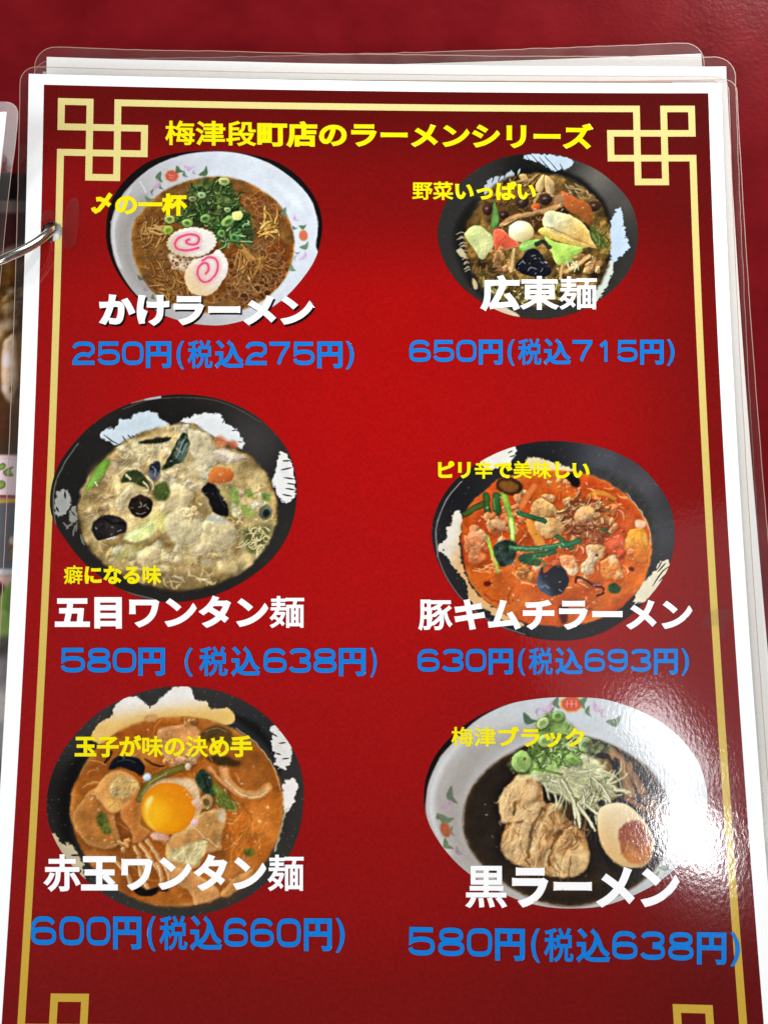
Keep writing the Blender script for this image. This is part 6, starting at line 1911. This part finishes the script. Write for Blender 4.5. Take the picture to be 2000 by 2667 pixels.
B(1985, 2100, (112, 106, 128), 20, rel=.15, rs=30)
g.lay(low, -2.6)
Vf = np.stack(np.meshgrid(np.linspace(-140, 44, 12), np.linspace(440, 2700, 60)), -1).reshape(-1, 2)


def film_patch(root, poly_px, upf, mat, step=20.0, edge=True, width=1.6):
    """clear film over an outline measured on the photo, with its cut edge"""
    V, T = tri_region(poly_px, [], step)
    u = upf(V[:, 0], V[:, 1])
    S, Tt = measure(V[:, 0], V[:, 1], u)
    P = page_xyz(S, Tt, u)
    f = fast_mesh('film_margin', P, T, mat, root)
    if edge:
        A, Bq = rim_strip(poly_px, width)
        co_ = []
        for Q in (A, Bq):
            u = upf(Q[:, 0], Q[:, 1])
            S, Tt = measure(Q[:, 0], Q[:, 1], u)
            co_.append(page_xyz(S, Tt, u + 0.06))
        n = len(A)
        i = np.arange(n)
        j = (i + 1) % n
        fast_mesh('cut_edge', np.concatenate(co_), np.stack([i, n + i, n + j, j], -1), M_EDGE, f)
    return f


# the white sheet turned over to the left, its corner curling up towards the light
over = thing('laminated_sheet', 'white laminated sheet at the left edge with a rounded clear glaring corner above the ring', 'laminated sheet')


def up_over(x, y):
    k = np.clip((560 - np.asarray(y, float)) / 290.0, 0, 1.3)
    h = np.clip((np.asarray(x, float) + 60) / 100.0, 0, 1.2)
    return 0.6 + 9.0 * k**1.5 + 2.2 * h**2 * (0.35 + 0.65 * k)


pap = [(-160, 292), (19, 290), (16, 330), (12, 370), (8, 405), (3, 450), (-3, 500), (-10, 560), (-20, 640), (-34, 740), (-50, 840), (-160, 850)]
V, T = tri_region(pap, [], 18.0)
u_ = up_over(V[:, 0], V[:, 1])
S_, T_ = measure(V[:, 0], V[:, 1], u_)
fast_mesh('paper', page_xyz(S_, T_, u_), T, M_WHITE, over)
fl = [(19, 290), (-160, 292), (-160, 266), (0, 265), (18, 265.5), (28, 267), (37, 272), (44, 279), (48, 289), (49, 300), (46.5, 330), (43, 365), (39, 400), (33, 440), (28, 480), (22, 530), (15, 600), (8, 680), (0, 760), (-12, 860),
      (-50, 850), (-50, 840), (-34, 740), (-20, 640), (-10, 560), (-3, 500), (3, 450), (8, 405), (12, 370), (16, 330)]
fl = [(float(a), float(b)) for a, b in fl]
film_patch(over, fl, up_over, M_FILM2, 12.0)

# ------------------------------------------------------------------ the binder ring
def tube(name, pts, r, mat, parent=None, sides=20):
    P = spline(pts[:, :2], False, 6)
    Z = spline(np.stack([pts[:, 2], pts[:, 2]], -1), False, 6)[:, 0]
    P = np.stack([P[:, 0], P[:, 1], Z], -1)
    t = np.gradient(P, axis=0)
    t /= np.linalg.norm(t, axis=1)[:, None]
    up = np.array((0.3, 1.0, 0.1))
    co, fc = [], []
    for p_, d_ in zip(P, t):
        a1 = np.cross(d_, up)
        a1 /= np.linalg.norm(a1)
        b1 = np.cross(d_, a1)
        for k in range(sides):
            q = 2 * math.pi * k / sides
            co.append(p_ + r * (math.cos(q) * a1 + math.sin(q) * b1))
    for i in range(len(P) - 1):
        for k in range(sides):
            k2 = (k + 1) % sides
            fc.append([i * sides + k, i * sides + k2, (i + 1) * sides + k2, (i + 1) * sides + k])
    fc.append(list(range(sides))[::-1])
    fc.append([(len(P) - 1) * sides + k for k in range(sides)])
    return fast_mesh(name, np.array(co), fc, mat, parent)


def steel():
    m = bpy.data.materials.new('nickel_ring_steel')
    m.use_nodes = True
    nt = m.node_tree
    b = nt.nodes['Principled BSDF']
    b.inputs['Metallic'].default_value = 1.0
    b.inputs['Base Color'].default_value = (0.56, 0.52, 0.46, 1)
    tc = nd(nt, 'ShaderNodeTexCoord')
    ns = nd(nt, 'ShaderNodeTexNoise')
    ns.inputs['Scale'].default_value = 500.0
    ns.inputs['Detail'].default_value = 4.0
    nt.links.new(tc.outputs['Object'], ns.inputs['Vector'])
    mr = nd(nt, 'ShaderNodeMapRange')
    mr.inputs['To Min'].default_value = 0.10
    mr.inputs['To Max'].default_value = 0.34
    nt.links.new(ns.outputs[0], mr.inputs['Value'])
    nt.links.new(mr.outputs[0], b.inputs['Roughness'])
    return m


RP = [(150, 580, -9), (147, 584, -5), (143, 591, -2), (137, 598, 0.3), (128, 606, 2.3), (114, 618, 4.2), (92, 634, 6.2), (60, 652, 8.3), (25, 668, 9.8), (0, 680, 10.5), (-45, 694, 11), (-100, 703, 10),
      (-160, 706, 7), (-205, 703, 2), (-225, 697, -4), (-220, 690, -8)]
pts = []
for x, y, h in RP:
    s_, t_ = measure(np.array(float(x)), np.array(float(y)), h)
    pts.append(page_xyz(s_, t_, h))
ring = tube('binder_ring', np.array(pts), 1.25, steel())
ring['label'] = 'shiny metal binder ring passing through the punched hole of the red menu'
ring['category'] = 'binder ring'

M_BLISTER = film_mat('loose_film', 0.014, (1.035, 1.035, 1.045), 1.12)
# small blisters where the film has come loose from the print
for k_, poly in enumerate((
        [(168, 560), (174, 536), (184, 520), (196, 515), (204, 522), (207, 545), (205, 590), (200, 625), (194, 642), (180, 648), (166, 640), (163, 600)],
        [(109, 575), (112, 556), (126, 547), (141, 550), (143, 566), (150, 576), (132, 570), (118, 577)],
        [(1846, 1592), (1880, 1586), (1905, 1588), (1907, 1612), (1890, 1625), (1888, 1655), (1878, 1662), (1873, 1636), (1858, 1630), (1836, 1638), (1824, 1624)],)):
    q_ = [tuple(map(float, p_)) for p_ in spline(poly, True, 3)]
    o_ = film_patch(menu, q_, lambda x, y: 0.27 + 0 * x, M_BLISTER, 25.0, False)
    o_.name = 'film_blister'
    o_.data.name = 'film_blister'
